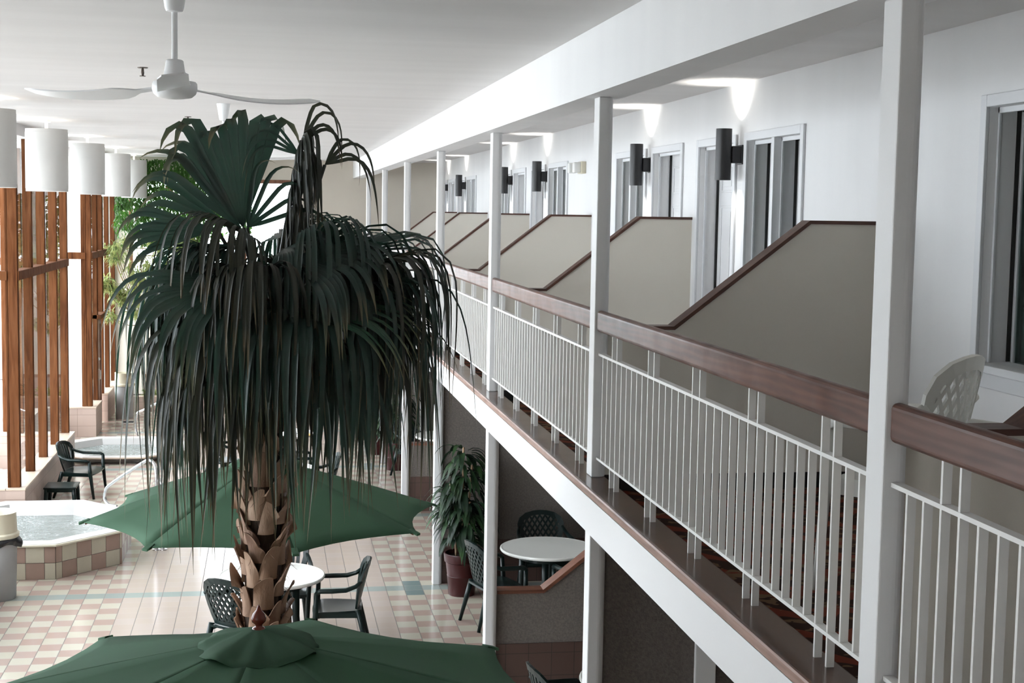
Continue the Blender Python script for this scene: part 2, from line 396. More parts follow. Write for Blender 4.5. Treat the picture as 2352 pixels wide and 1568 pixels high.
def casing(mb, a, b_, z0, z1, sill):
    t = .062; d = .02
    mb.box(XW - d, XW, a - t, a, z0, z1 + t).box(XW - d, XW, b_, b_ + t, z0, z1 + t).box(XW - d, XW, a, b_, z1, z1 + t)
    return mb
wi = di = 1
ordn = lambda i: ORD[i] if i < len(ORD) else '%dth' % (i + 1)
for i, (a, b_, s) in enumerate(wins):
    if a < Y0 or b_ > YF - .2: continue
    wi += 1
    w = bpy.data.objects.new('window_%d' % wi, None); C.objects.link(w); w.location = (XW, (a + b_) / 2, 3.5)
    struct(w, 'white cased two-sash room window on the corridor wall, %s along the balcony' % ordn(i), 'window')
    at(w, casing(MB(), a, b_, 3.503, 4.80, True).build('casing', M['casing'], bevel=.004))
    mid = (a + b_) / 2
    f = MB()
    for q0, q1 in ((a, mid - .03), (mid + .03, b_)):
        f.box(XW + .045, XW + .06, q0, q0 + .018, 3.5, 4.80).box(XW + .045, XW + .06, q1 - .018, q1, 3.5, 4.80).box(XW + .045, XW + .06, q0, q1, 4.77, 4.80)
        f.box(XW + .17, XW + .20, q0, q0 + .03, 3.5, 4.78).box(XW + .17, XW + .20, q1 - .03, q1, 3.5, 4.78)
    f.box(XW - .012, XW + WT, mid - .03, mid + .03, 3.5, 4.80)
    at(w, f.build('window_frame', M['casing'], bevel=.003))
    at(w, MB().box(XW + .150, XW + .169, b_ - .012, b_ - .001, 3.505, 4.79).box(XW + .150, XW + .169, mid - .042, mid - .031, 3.505, 4.79).build('gasket', M['black']))  # thin black strips along the far jamb and the mullion
    at(w, MB().box(XW - .05, XW + .02, a - .08, b_ + .08, 3.46, 3.502).box(XW - .02, XW, a - .06, b_ + .06, 3.38, 3.46).build('window_sill', M['casing'], bevel=.006))
    at(w, MB().box(XW + .18, XW + .186, a, b_, 3.5, 4.79).build('pane', M['dglass']))
    cu_ = MB(); N = 40
    pts = [(XW + .23 + .012 * math.sin(j * 1.9), a + (b_ - a) * j / N) for j in range(N + 1)]
    cu_.add([(q[0], q[1], zz) for zz in (3.5, 4.8) for q in pts], [(j, j + 1, N + 2 + j, N + 1 + j) for j in range(N)])
    at(w, cu_.build('curtain', M['curtain'], smooth=True))
for i, (a, b_, s) in enumerate(doors):
    if a < Y0 or b_ > YF - .2: continue
    w = bpy.data.objects.new('door_%d' % di, None); di += 1; C.objects.link(w); w.location = (XW, (a + b_) / 2, ZF)
    struct(w, 'white panelled room door deep in its casing, %s along the balcony' % ordn(i), 'door')
    at(w, casing(MB(), a, b_, ZF, 4.80, False).build('casing', M['casing'], bevel=.004))
    at(w, MB().box(XW + .045, XW + .06, a, a + .018, ZF, 4.8).box(XW + .045, XW + .06, b_ - .018, b_, ZF, 4.8).box(XW + .045, XW + .06, a, b_, 4.775, 4.8).build('door_stop', M['casing']))
    at(w, MB().box(XW + .15, XW + .22, b_ - .014, b_ - .002, ZF, 4.79).build('gap_seal', M['black']))  # black strip standing in for the shade inside the hinge gap
    d = MB().box(XW + .17, XW + .21, a + .004, b_ - .014, ZF + .01, 4.795)
    for (p0, p1) in ((.10, .44), (.56, .90)):
        for (q0, q1) in ((.10, .40), (.45, .78), (.83, .95)):
            ya, yb = a + (b_ - a) * p0, a + (b_ - a) * p1; za, zb = ZF + 2.18 * q0, ZF + 2.18 * q1
            d.box(XW + .162, XW + .17, ya, yb, za, za + .02).box(XW + .162, XW + .17, ya, yb, zb - .02, zb)
            d.box(XW + .162, XW + .17, ya, ya + .02, za, zb).box(XW + .162, XW + .17, yb - .02, yb, za, zb)
            d.box(XW + .165, XW + .17, ya + .06, yb - .06, za + .05, zb - .05)
    dp = at(w, d.build('door_panel', M['door'], bevel=.003))
    hy = a + .07 if s < 0 else b_ - .07
    MB().tube([(XW + .17, hy, 3.6), (XW + .12, hy, 3.6)], .012).lathe([(.0, -.03), (.025, -.02), (.03, 0), (.025, .02), (0, .03)], 12, (XW + .12, hy, 3.6), False).build('door_handle', M['chrome'], dp, smooth=True)

# baseboards
struct(MB().box(XW - .012, XW, Y0, YF, ZF + .006, ZF + .1).build('baseboard_right', M['black']), 'black baseboard along the corridor wall', 'baseboard')

# columns
def column_prof(w0, w1, y, d, r=.045):
    pts = [(w0, y), ]
    n = 6
    pts = [(w0, y + d), (w0, y)]
    for j in range(n + 1):
        a = -PI / 2 + PI / 2 * j / n; pts.append((w1 - r + r * math.cos(a), y + r + r * math.sin(a)))
    for j in range(n + 1):
        a = PI / 2 * j / n; pts.append((w1 - r + r * math.cos(a), y + d - r + r * math.sin(a)))
    return pts
for k in range(-1, 7):
    y = YA + k * PITCH
    lab = '%s white balcony column counted from the viewer' % ORD[k] if k >= 0 else 'white balcony column beside the viewer'
    c = MB().prism(column_prof(1.837, 1.925, y, .13), ZL, 4.887).build('column', M['white'], bevel=.006)
    struct(c, 'upper part of the ' + lab if k < 0 else lab + ', upper storey', 'column')
    c = MB().prism(column_prof(1.837, 1.94, y, .13), 0, 2.456).build('column', M['white'], bevel=.006)
    struct(c, lab + ', lower storey down to the tile floor', 'column')

# railings
def baluster_xs(): pass
bal_me = None; rails = []
def mk_rail():
    t = thing('balcony_railing', (1.862, YA - PITCH + .13, ZL), '', 'railing', 'railing sections between the balcony columns')
    L = PITCH - .13
    hr = MB().box(-.014, .030, .002, L - .002, .845, .968).build('handrail', M['rail'], t, bevel=.02, seg=4)
    MB().box(0, .034, .004, L - .004, .708, .722).build('top_bar', M['balus'], t)
    MB().box(0, .034, .004, L - .004, .106, .120).build('bottom_bar', M['balus'], t)
    n = 34; p = L / (n + 1)
    a = MB().box(.003, .031, -.006, .006, .106, .722); a = a.build('baluster', M['balus'], t); a.location = (0, p, 0)
    l = MB().box(.003, .031, -.006, .006, 0, .85); l = l.build('baluster', M['balus'], t)
    first = {0: a, 1: l}
    used = set()
    for i in range(n):
        kind = 1 if (i >= 2 and i < 32 and (i - 2) % 7 in (0, 1)) else 0
        o = first[kind]
        if kind in used:
            o = o.copy(); C.objects.link(o); o.parent = t
        used.add(kind); o.location = (0, p * (i + 1), 0)
    return t
r0 = mk_rail()
r0['label'] = 'white baluster railing with oak handrail at the right edge, in front of the nearest column'
for k in range(0, 7):
    y = YA + k * PITCH + .13
    if k < 6: dup(r0, (1.862, y, ZL), 0, 'white baluster railing with oak handrail between the %s and %s balcony columns' % (ORD[k], ORD[k + 1]))
    else:
        t = dup(r0, (1.862, y, ZL), 0, 'white baluster railing with oak handrail between the last balcony column and the far wall')
        t.scale = (1, (YF - y) / (PITCH - .13), 1)

# partitions
prof_u = [(1.93, 0), (1.93, .95), (2.33, .95), (3.14, 1.577), (XW, 1.577), (XW, 0)]
def strip(pts, t, lo, hi, up=0.0):  # wood cap following a profile
    out = MB(); n = len(pts); off = []
    for i, q in enumerate(pts):
        d = V((0, 0))
        if i > 0: e = (V(pts[i]) - V(pts[i - 1])).normalized(); d += V((-e.y, e.x))
        if i < n - 1: e = (V(pts[i + 1]) - V(pts[i])).normalized(); d += V((-e.y, e.x))
        d.normalize(); off.append(V(q) + d * t)
    return out.prism([tuple(q) for q in pts] + [tuple(q) for q in reversed(off)], lo, hi, 'y')
PT = .11
for k in range(0, 7):
    yf = Yk(k)
    t = thing('partition', (0, yf, ZF), 'beige sloping-topped balcony partition with dark wood cap, %s from the viewer' % ORD[k], 'partition', 'sloping balcony partitions', kind='structure')
    MB().prism(prof_u, 0, PT, 'y').build('panel', M['part'], t)
    strip([(1.93, .95), (2.33, .95), (3.14, 1.577), (XW, 1.577)], .022, -.012, PT + .012).build('cap_trim', M['cap'], t)
    MB().box(1.93, XW, -.008, 0, .006, .1).build('baseboard', M['black'], t)
for k in range(0, 7):
    yf = Yk(k)
    if k % 2 == 0:
        t = thing('partition', (0, yf, 0), 'low taupe partition with oak cap and tile wainscot under the balcony, at the %s column' % ORD[k], 'partition', 'low partitions under the balcony', kind='structure')
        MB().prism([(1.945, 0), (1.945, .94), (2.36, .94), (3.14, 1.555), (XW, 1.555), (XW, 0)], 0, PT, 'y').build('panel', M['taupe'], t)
        strip([(1.945, .94), (2.36, .94), (3.14, 1.555), (XW, 1.555)], .03, -.02, PT + .02).build('cap_trim', M['lcap'], t)
    else:
        t = thing('partition', (0, yf, 0), 'full height taupe dividing wall under the balcony, at the %s column' % ORD[k], 'partition', 'dividing walls under the balcony', kind='structure')
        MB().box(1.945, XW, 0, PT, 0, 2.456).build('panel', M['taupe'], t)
        MB().box(2.505 - .065 * (k == 3), 2.635 - .065 * (k == 3), -.03, 0, 0, 2.456).build('pilaster', M['white'], t, bevel=.006)
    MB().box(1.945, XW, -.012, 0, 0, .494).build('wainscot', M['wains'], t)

# ------------------------------------------------------------------ glazed left wall
ZS, ZH, ZT0, ZT1 = .555, 5.10, 3.245, 3.365
XG, XR = -3.12, -4.05      # sill front of projecting bays, of recesses
wl_n = 0
def sill(x0, x1, y0, y1, cap, lab, m):
    o = MB().box(x0, x1, y0, y1, 0, ZS - .03).build('wall_left', m)
    struct(o, lab, 'sill wall')
    MB().box(x0 - .01, x1 + .01, y0 - .01, y1 + .01, ZS - .03, ZS).build('sill_cap', M['sillcap'], o, bevel=.006)
    return o
bayN = 0
WN = [20]
def glazing(name_lab, posts, x0, x1, y0, y1, along, trans=True, ztop=ZH, zbot=ZS):
    w = bpy.data.objects.new('window_%d' % WN[0], None); WN[0] += 1; C.objects.link(w); w.location = ((x0 + x1) / 2, (y0 + y1) / 2, ZS)
    struct(w, name_lab, 'window')
    for (a, b_) in posts:
        q = MB()
        if along == 'y':
            q.box(x0, x1, a, b_, zbot, ztop); q.box(x0 + .03, x1 + .006, a + (b_ - a) * .42, a + (b_ - a) * .58, zbot, ztop)
        else:
            q.box(a, b_, y0, y1, zbot, ztop); q.box(a + (b_ - a) * .42, a + (b_ - a) * .58, y0 - .006, y1 - .03, zbot, ztop)
        at(w, q.build('post', M['cedar'], bevel=.006))
    lo, hi = posts[0][0], posts[-1][1]
    if along == 'y':
        at(w, MB().box(x0 - .01, x1 + .02, lo + .012, hi - .012, ZT0, ZT1).build('transom', M['cedar'], bevel=.006))
        at(w, MB().box((x0 + x1) / 2 - .003, (x0 + x1) / 2 + .003, lo, hi, zbot, ztop).build('pane', M['glass']))
    else:
        at(w, MB().box(lo, hi, y0 - .02, y1 + .01, ZT0, ZT1).build('transom', M['cedar'], bevel=.006))
        at(w, MB().box(lo, hi, (y0 + y1) / 2 - .003, (y0 + y1) / 2 + .003, zbot, ztop).build('pane', M['glass']))
    return w
PW = .11
# projecting bays along Y
bays = [(5.9, 8.45), (11.4, 16.2), (19.17, 24.0)]  # nearest bay is unseen; its glazing is cut short to tune daylight
blab = ['cedar window bay nearest the viewer outside the left edge', 'cedar window bay just outside the left edge', 'cedar framed window bay with four tall lights behind the green armchair']
for (a, b_), lab in zip(bays, blab):
    sill(-3.36, XG, a, b_, True, 'tiled sill wall under the ' + lab, M['sill_y'])
    n = 4 if b_ - a > 3 else 2; ps = []
    for j in range(n + 1):
        yy = a + .06 + (b_ - a - .12 - PW) * j / n
        ps.append((yy, yy + PW))
    glazing(lab, ps, -3.31, -3.19, a, b_, 'y')
    struct(MB().box(-3.34, -3.17, a, b_, ZH, ZC).build('trim_3', M['ceiling']), 'head board above the ' + lab, 'trim')
    # returns facing the viewer and facing away
    for yy, w_ in ((a, 'near'), (b_ - .24, 'far')):
        sill(XR - .24, -3.36, yy, yy + .24, True, 'tiled return sill at the %s end of the %s' % (w_, lab), M['sill_x'])
        glazing('glazed %s return of the %s' % (w_, lab), [(-3.98, -3.89), (-3.345, -3.314)], -3.98, -3.3, yy + .06, yy + .17, 'x')
        struct(MB().box(XR - .24, -3.34, yy, yy + .2, ZH, ZC).build('trim_4', M['ceiling']), 'head board above the %s return of the %s' % (w_, lab), 'trim')
struct(MB().box(-4.3, -4.05, -.1, 5.9, 0, ZC).build('wall_left', M['beige']), 'plain beige wall on the left nearest the viewer', 'wall')  # unseen; solid in place of glazing to block daylight near the viewer
recs = [(Y0, -.1), (8.45, 11.4), (16.2, 19.17), (24.0, 26.93)]  # first recess is unseen, added to light faces turned to the viewer
rlab = ['recessed glazing beside the viewer', 'recessed glazing beside the palm', 'recessed glazing beside the raised spa', 'recessed glazing beside the round far spa']
for (a, b_), lab in zip(recs, rlab):
    sill(XR - .24, XR, a, b_, True, 'tiled sill wall of the ' + lab, M['sill_y'])
    ps = []; n = max(2, round((b_ - a) / 1.2))
    for j in range(n + 1):
        yy = a + .02 + (b_ - a - .04 - PW) * j / n
        ps.append((yy, yy + PW))
    glazing(lab, ps, -4.24, -4.12, a, b_, 'y')
    struct(MB().box(-4.27, -4.1, a, b_, ZH, ZC).build('trim_5', M['ceiling']), 'head board above the ' + lab, 'trim')
# last bay with the garden door
sill(-3.36, XG, 26.93, 27.86, True, 'tiled sill wall on the near side of the garden door', M['sill_y'])
sill(XR - .24, -3.36, 26.93, 27.17, True, 'tiled return sill beyond the far spa', M['sill_x'])
glazing('tall glazed return facing the viewer beyond the far spa', [(-3.98, -3.89), (-3.37, -3.285)], -3.98, -3.3, 26.99, 27.10, 'x')
glazing('cedar window light on the near side of the garden door', [(26.99, 27.10), (27.86, 27.95)], -3.28, -3.19, 26.93, 27.95, 'y')
glazing('cedar window lights over the garden door', [(27.95, 27.97), (28.75, 28.84)], -3.28, -3.19, 27.95, 28.84, 'y', zbot=2.17)
sill(-3.36, XG, 28.88, 30.2, True, 'tiled sill wall between garden door and planter', M['sill_y'])
glazing('cedar window lights at the far corner by the planter', [(28.86, 28.90), (29.85, 29.93), (30.98, 31.07)], -3.28, -3.19, 28.88, YF, 'y')
struct(MB().box(-3.34, -3.17, 26.93, YF, ZH, ZC).build('trim_6', M['ceiling']), 'head board above the garden door bay', 'trim')
struct(MB().box(XR - .24, -3.34, 26.93, 27.13, ZH, ZC).build('trim_7', M['ceiling']), 'head board above the far glazed return', 'trim')
d = bpy.data.objects.new('door_20', None); C.objects.link(d); d.location = (-3.25, 28.3, 0)
struct(d, 'brown wooden garden door with white handle in the left window wall', 'door')
at(d, MB().box(-3.28, -3.23, 27.96, 28.74, .01, 2.08).box(-3.23, -3.215, 27.96, 28.06, .01, 2.08).box(-3.23, -3.215, 28.64, 28.74, .01, 2.08).box(-3.23, -3.215, 28.06, 28.64, .01, .25).box(-3.23, -3.215, 28.06, 28.64, 1.95, 2.08).build('door_leaf', M['dcedar'], bevel=.004))
at(d, MB().box(-3.33, -3.12, 27.86, 28.84, 2.09, 2.17).build('door_head', M['cedar'], bevel=.006))
at(d, MB().tube([(-3.215, 28.03, .92), (-3.16, 28.03, .94), (-3.16, 28.03, 1.10), (-3.215, 28.03, 1.12)], .012).lathe([(0, -.03), (.03, -.02), (.03, .02), (0, .03)], 10, (-3.19, 28.03, 1.32), False).build('door_handle', M['plastic_w'], smooth=True))

# ------------------------------------------------------------------ outdoors
struct(MB().box(-60, -4.29, -20, 80, -.25, -.02).build('ground_outside', M['concrete']), 'pale concrete terrace outside the windows', 'ground')
ow = MB().box(-9.6, -4.4, 36.0, 36.3, 0, 3.4); o = ow.build('outside_wall', M['outwhite'])
struct(o, 'white outdoor wall seen through the far glazed return', 'wall')
MB().box(-4.9, -4.45, 35.97, 36.0, 0, 2.4).build('check_tiles', M['outcheck'], o)
struct(MB().box(-11.2, -11.0, 8, 60, 0, 2.2).build('outside_wall', M['outwhite']), 'low white terrace wall beyond the left windows', 'wall')
for j, (xx, yy, rz) in enumerate(((-4.75, 22.9, .15), (-5.0, 26.0, -.1))):
    t = thing('sun_lounger', (xx, yy, 0), ['white outdoor lounger behind the window bay, nearer one', 'white outdoor lounger behind the window bay, farther one'][j], 'lounger', 'white loungers on the terrace', rz)
    fr = MB().box(-.32, .32, -.9, .25, .30, .35)
    fr.obox((0, .5, .52), (.32, 0, 0), (0, .30, .24), (0, -.016, .02))
    fr.build('lounger_bed', M['plastic_w'], t, bevel=.01)
    for a_ in (-1, 1):
        for b2 in (-.8, .2): MB().box(a_ * .28 - .025, a_ * .28 + .025, b2 - .03, b2 + .03, 0, .3).build('leg', M['plastic_w'], t)

# ------------------------------------------------------------------ ceiling fittings
def mk_fan(loc, rz, lab):
    t = thing('ceiling_fan', loc, lab, 'ceiling fan', 'white ceiling fans')
    t.rotation_euler = (0, 0, 0)
    MB().lathe([(.012, -.17), (.036, -.165), (.042, -.15), (.058, -.05), (.066, -.012), (.066, 0)], 28).build('canopy', M['fanwhite'], t, 'auto')
    MB().lathe([(.0135, -.40), (.0135, -.15)], 14).build('down_rod', M['fanwhite'], t, 'auto')
    MB().lathe([(.03, -.375), (.038, -.38), (.046, -.43), (.052, -.465), (.092, -.472), (.098, -.48), (.099, -.505), (.092, -.525), (.075, -.540), (.03, -.548), (.001, -.549)], 32).build('motor_housing', M['fanwhite'], t, 'auto')
    for j in range(3):
        a = rz + j * 2 * PI / 3
        mb = MB(); N = 14; top = []; d = V((math.cos(a), math.sin(a), 0)); sd = V((-math.sin(a), math.cos(a), 0))
        vs = []; fs = []
        for i in range(N + 1):
            s = i / N; rr = .09 + .66 * s
            w_ = .018 if s < .14 else .018 + .052 * min(1, (s - .14) / .12) * (1 - .25 * max(0, s - .3))
            if s > .93: w_ *= .72
            pitch = .26 * (1 - .4 * s)
            dz = -.50 - .035 * math.sin(s * PI * .75) + .02 * s * s
            for q in (-1, 1):
                e = sd * (w_ * q * math.cos(pitch)) + V((0, 0, w_ * q * math.sin(pitch)))
                for h in (.003, -.003): vs.append(d * rr + e + V((0, 0, dz + h)))
        for i in range(N):
            o_ = i * 4; q = o_ + 4
            fs += [(o_, q, q + 2, o_ + 2), (o_ + 1, o_ + 3, q + 3, q + 1), (o_, o_ + 1, q + 1, q), (o_ + 2, q + 2, q + 3, o_ + 3)]
        fs += [(0, 2, 3, 1), (N * 4, N * 4 + 1, N * 4 + 3, N * 4 + 2)]
        mb.add(vs, fs).build('blade', M['fanwhite'], t, 'auto')
    return t
mk_fan((-.415, 6.6, ZC), math.radians(33), 'white three-blade ceiling fan nearest the viewer, hanging clear of the palm')
mk_fan((-.452, 14.68, ZC), math.radians(12), 'white ceiling fan farther off, mostly hidden behind the palm crown')
for loc, lab in (((-.93, 11.1, ZC), 'small dark sprinkler head on the ceiling beside the near fan'), ((-.92, 16.95, ZC), 'small dark sprinkler head on the ceiling beside the palm top')):
    t = thing('sprinkler_head', loc, lab, 'sprinkler', 'ceiling sprinklers')
    MB().lathe([(.0, -.006), (.036, -.006), (.04, 0)], 16).build('plate', M['sprink'], t)
    MB().lathe([(.008, -.06), (.012, -.04), (.009, -.006)], 10).build('stem', M['sprink'], t)
    MB().lathe([(.0, -.066), (.022, -.066), (.022, -.061), (.0, -.061)], 12, cap=False).build('deflector', M['sprink'], t)

def mk_lamp(loc, lab):
    t = thing('pendant_lamp', loc, lab, 'lamp', 'drum pendant lamps along the windows')
    R = .248; zt, zb = -.115, -.868
    MB().lathe([(.05, -.03), (.05, 0)], 16).lathe([(.02, -.16), (.02, -.03)], 10).build('stem', M['plastic_w'], t, 'auto')
    MB().lathe([(R, zb), (R, zb + .035), (R + .003, zb + .036), (R + .003, zt - .036), (R, zt - .035), (R, zt), (R - .006, zt), (R - .006, zb), (R, zb)], 56, cap=False).build('lamp_shade', M['shade'], t, 'auto'); sh_ = t.children[-1]
    sh_ = [c for c in t.children if c.name.startswith('lamp_shade')][0]
    sp = MB()
    for j in range(3):
        a = j * 2 * PI / 3; sp.tube([(0, 0, zt - .04), (R * math.cos(a), R * math.sin(a), zt - .01)], .004, 6)
    sp.build('spider', M['plastic_w'], sh_)
    MB().lathe([(.0, zb + .004), (R - .006, zb + .004), (R - .006, zb + .012), (.0, zb + .012)], 40, cap=False).build('diffuser', M['diffuser'], sh_)
    MB().lathe([(.0, -.30), (.03, -.28), (.045, -.24), (.03, -.20), (.012, -.17), (.012, -.15)], 14, cap=False).build('bulb', M['bulb'], t, True)
    li = bpy.data.lights.new('lamp_light', 'POINT'); li.energy = LAMP_W; li.color = (1, .95, .88); li.shadow_soft_size = .04
    lo = bpy.data.objects.new('lamp_light', li); C.objects.link(lo); lo.parent = t; lo.location = (0, 0, -.19)
LAMP_W = 14.0
LY = [14.7, 18.35, 22.35, 26.4, 29.85]
for y, l in zip(LY, ['cut off at the left edge', 'second from the left edge', 'in the middle of the row', 'second from the far end', 'farthest of the row by the ficus']):
    mk_lamp((-2.68, y, ZC), 'white drum pendant lamp on the ceiling, ' + l)

# wall sconces
SC = .0
def mk_sconce(y, lab):
    t = thing('wall_sconce', (XW, y, 4.70), lab, 'wall lamp', 'black up-down wall sconces')
    x = -.14
    MB().lathe([(.062, -.197), (.062, .197), (.057, .197), (.057, .10), (.0, .10), (.0, -.10), (.057, -.10), (.057, -.197), (.062, -.197)], 30, (x, 0, 0), False).build('cylinder_body', M['sconce'], t, 'auto')
    MB().box(-.085, 0, -.05, .05, -.065, .065).build('bracket', M['sconce'], t, bevel=.004)
    MB().box(-.012, 0, -.06, .06, -.075, .075).build('back_plate', M['sconce'], t, bevel=.003)
    for sg, e in ((1, 22.0), (-1, 11.0)):
        li = bpy.data.lights.new('sconce_light', 'SPOT'); li.energy = e; li.spot_size = math.radians(112); li.spot_blend = .9
        li.color = (1, .97, .90); li.shadow_soft_size = .02
        lo = bpy.data.objects.new('sconce_light', li); C.objects.link(lo); lo.parent = t; lo.location = (x, 0, sg * .152)
        if sg > 0: lo.rotation_euler = (PI, 0, 0)
for i, y in enumerate(sconY):
    if y < 2: continue
    mk_sconce(y, 'black cylinder wall sconce lighting up and down, %s along the corridor' % ORD[i])
t = thing('emergency_light', (XW, 16.42, 4.755), 'white twin-head emergency light on the corridor wall', 'emergency light')
MB().box(-.055, 0, -.11, .11, -.07, .07).build('battery_box', M['binlid'], t, bevel=.006)
for yy in (-.02, .26):
    h = MB().obox((-.09, yy, .0), (.045, 0, 0), (0, .05, 0), (0, 0, .06)).build('lamp_head', M['plastic_w'], t, bevel=.012)
MB().tube([(-.05, .05, 0), (-.06, .26, 0)], .012).build('arm', M['plastic_w'], t)

# ------------------------------------------------------------------ resin chairs and tables
OUT = [(.165, .43), (.20, .50), (.238, .60), (.262, .69), (.264, .76), (.235, .825), (.165, .868), (.08, .885), (0, .89)]
INN = [(.12, .47), (.155, .53), (.19, .61), (.212, .69), (.212, .745), (.188, .79), (.13, .822), (.065, .835), (0, .838)]
def backfn(u, v):
    p = V((u, -.195 - .25 * (v - .42) + .85 * u * u, v)); nn = V((-1.7 * u, 1, .25)).normalized()
    return p, nn
def clip_line(p, d, poly):
    t0, t1 = -9, 9; n = len(poly)
    for i in range(n):
        a, b_ = poly[i], poly[(i + 1) % n]
        nx, ny = -(b_[1] - a[1]), b_[0] - a[0]
        den = d[0] * nx + d[1] * ny; num = (p[0] - a[0]) * nx + (p[1] - a[1]) * ny
        if abs(den) < 1e-9:
            if num < 0: return None
            continue
        t = -num / den
        if den > 0: t0 = max(t0, t)
        else: t1 = min(t1, t)
    return (t0, t1) if t1 - t0 > .004 else None
def mk_chair(style, m, label, group):
    t = thing('resin_armchair', (0, 0, 0), label, 'chair', group)
    # seat: dished slab with rolled front
    N, K = 10, 10; vs = []; fs = []
    for side in (0, 1):
        for j in range(K + 1):
            for i in range(N + 1):
                u, v = i / N * 2 - 1, j / K * 2 - 1
                w_ = .235 + .015 * v - (.03 * max(0, -v))
                y = v * .225 + .02 * (1 - u * u) * (v > .9)
                z = .425 - .016 * (1 - u * u) * (1 - v * v) - (.018 * max(0, v - .7) / .3) - side * .022
                vs.append((u * w_, y, z))
    n1 = (N + 1) * (K + 1)
    for j in range(K):
        for i in range(N):
            a = j * (N + 1) + i; fs.append((a, a + 1, a + N + 2, a + N + 1)); b_ = a + n1; fs.append((b_, b_ + N + 1, b_ + N + 2, b_ + 1))
    rim = [i for i in range(N + 1)] + [(j * (N + 1) + N) for j in range(1, K + 1)] + [K * (N + 1) + i for i in range(N - 1, -1, -1)] + [j * (N + 1) for j in range(K - 1, 0, -1)]
    for q in range(len(rim)): a, b_ = rim[q], rim[(q + 1) % len(rim)]; fs.append((a, a + n1, b_ + n1, b_))
    s_ = MB().add(vs, fs)
    s_.box(-.235, .235, .17, .19, .36, .41).box(-.225, -.205, -.2, .18, .36, .41).box(.205, .225, -.2, .18, .36, .41)
    s_.build('seat', m, t, 'auto')
    # backrest
    full = [(-u, v) for u, v in OUT] + [(u, v) for u, v in reversed(OUT[:-1])]
    inn = [(-u, v) for u, v in INN] + [(u, v) for u, v in reversed(INN[:-1])]
    qd = []
    for i in range(len(full) - 1): qd.append((full[i], full[i + 1], inn[i + 1], inn[i]))
    for j in range(6):
        a = -1 + j / 3; b_ = -1 + (j + 1) / 3
        qd.append(((.165 * b_, .43), (.165 * a, .43), (.12 * a, .47), (.12 * b_, .47)))
    mb = MB().quads2([tuple(reversed(q)) for q in qd], backfn, .02)
    poly = list(reversed(inn))  # anticlockwise
    area = sum(poly[i][0] * poly[(i + 1) % len(poly)][1] - poly[(i + 1) % len(poly)][0] * poly[i][1] for i in range(len(poly)))
    if area < 0: poly.reverse()
    def stripq(p, d, w_):
        r = clip_line(p, d, poly)
        if not r: return
        a, b_ = r[0] - .006, r[1] + .006; nx, ny = -d[1] * w_ / 2, d[0] * w_ / 2; n = 6
        for i in range(n):
            t0, t1 = a + (b_ - a) * i / n, a + (b_ - a) * (i + 1) / n
            mb.quads2([((p[0] + d[0] * t0 - nx, p[1] + d[1] * t0 - ny), (p[0] + d[0] * t1 - nx, p[1] + d[1] * t1 - ny), (p[0] + d[0] * t1 + nx, p[1] + d[1] * t1 + ny), (p[0] + d[0] * t0 + nx, p[1] + d[1] * t0 + ny))], backfn, .012)
    if style == 'lattice':
        for sg in (-1, 1):
            d = (sg * math.cos(math.radians(56)), math.sin(math.radians(56)))
            for j in range(-7, 8): stripq((j * .062, .65), d, .020)
    else:
        for j in range(-3, 4):
            d = V((j * .022, 1)).normalized(); stripq((j * .052, .65), (d.x, d.y), .034)
        stripq((0, .50), (1, 0), .07)
    mb.build('backrest', m, t, 'auto')
    for sg in (-1, 1):
        arm = [(sg * .247, -.225, .72), (sg * .268, -.17, .675), (sg * .285, -.08, .645), (sg * .292, .05, .640), (sg * .290, .16, .638), (sg * .283, .20, .615)]
        MB().tube(arm, [.018, .021, .023, .024, .023, .021], 10).build('armrest', m, t, True)
        MB().tube([(sg * .283, .198, .62), (sg * .268, .205, .42), (sg * .26, .225, .2), (sg * .255, .245, 0)], [.022, .026, .022, .018], 8).build('leg', m, t, True)
        MB().tube([(sg * .20, -.19, .43), (sg * .22, -.235, .25), (sg * .238, -.30, 0)], [.030, .026, .018], 8).build('leg', m, t, True)
    return t
G = 'green resin armchairs in the pool hall'
lat = mk_chair('lattice', M['green_p'], 'green lattice-back chair left of the palm trunk at the nearest round table', G)
sla = mk_chair('slat', M['green_p'], 'green slat-back armchair seen side-on at the right of the nearest round table', G)
def put(o, x, y, rz, z=0): o.location = (x, y, z); o.rotation_euler = (0, 0, math.radians(rz))
put(lat, -.24, 13.20, -38); put(sla, .66, 13.66, 86)
R_ = math.radians
dup(sla, (.13, 14.36, 0), R_(178), 'green slat-back chair behind the nearest round table, facing the viewer', G)
dup(lat, (2.31, 14.33, 0), R_(-74), 'green lattice-back chair beside the red pot with the leafy cane plant', G)
dup(lat, (3.02, 15.38, 0), R_(182), 'dark lattice-back chair against the dividing wall behind the table under the balcony', G)
dup(sla, (3.2, 14.05, 0), R_(14), 'dark slat-back chair behind the sloping oak cap under the balcony', G)
dup(sla, (2.22, 10.25, 0), R_(-82), 'dark chair back peeking up at the bottom edge below the balcony', G)
dup(sla, (.67, 19.66, 0), R_(95), 'green chair back showing just above the right slope of the middle umbrella', G)
dup(sla, (.45, 20.95, 0), R_(-80), 'green armchair between the palm trunk and the hanging fronds, farther table', G)
dup(lat, (-.62, 21.9, 0), R_(-60), 'green lattice chair left of the palm trunk at the farthest open table', G)
dup(lat, (2.30, 22.66, 0), R_(-135), 'green chair behind the table in the far lower alcove', G)
ch = dup(sla, (-2.70, 21.5, 0), R_(-100), 'low green armchair beside the cedar window bay', G); ch.scale = (1.2, 1.08, .88)
wc = mk_chair('lattice', M['chair_w'], 'white lattice-back chair on the balcony behind the nearest railing', 'white chairs on the balcony')
put(wc, 2.70, 5.80, 40, ZF + .006); wc.scale = (1, 1, 1.18)
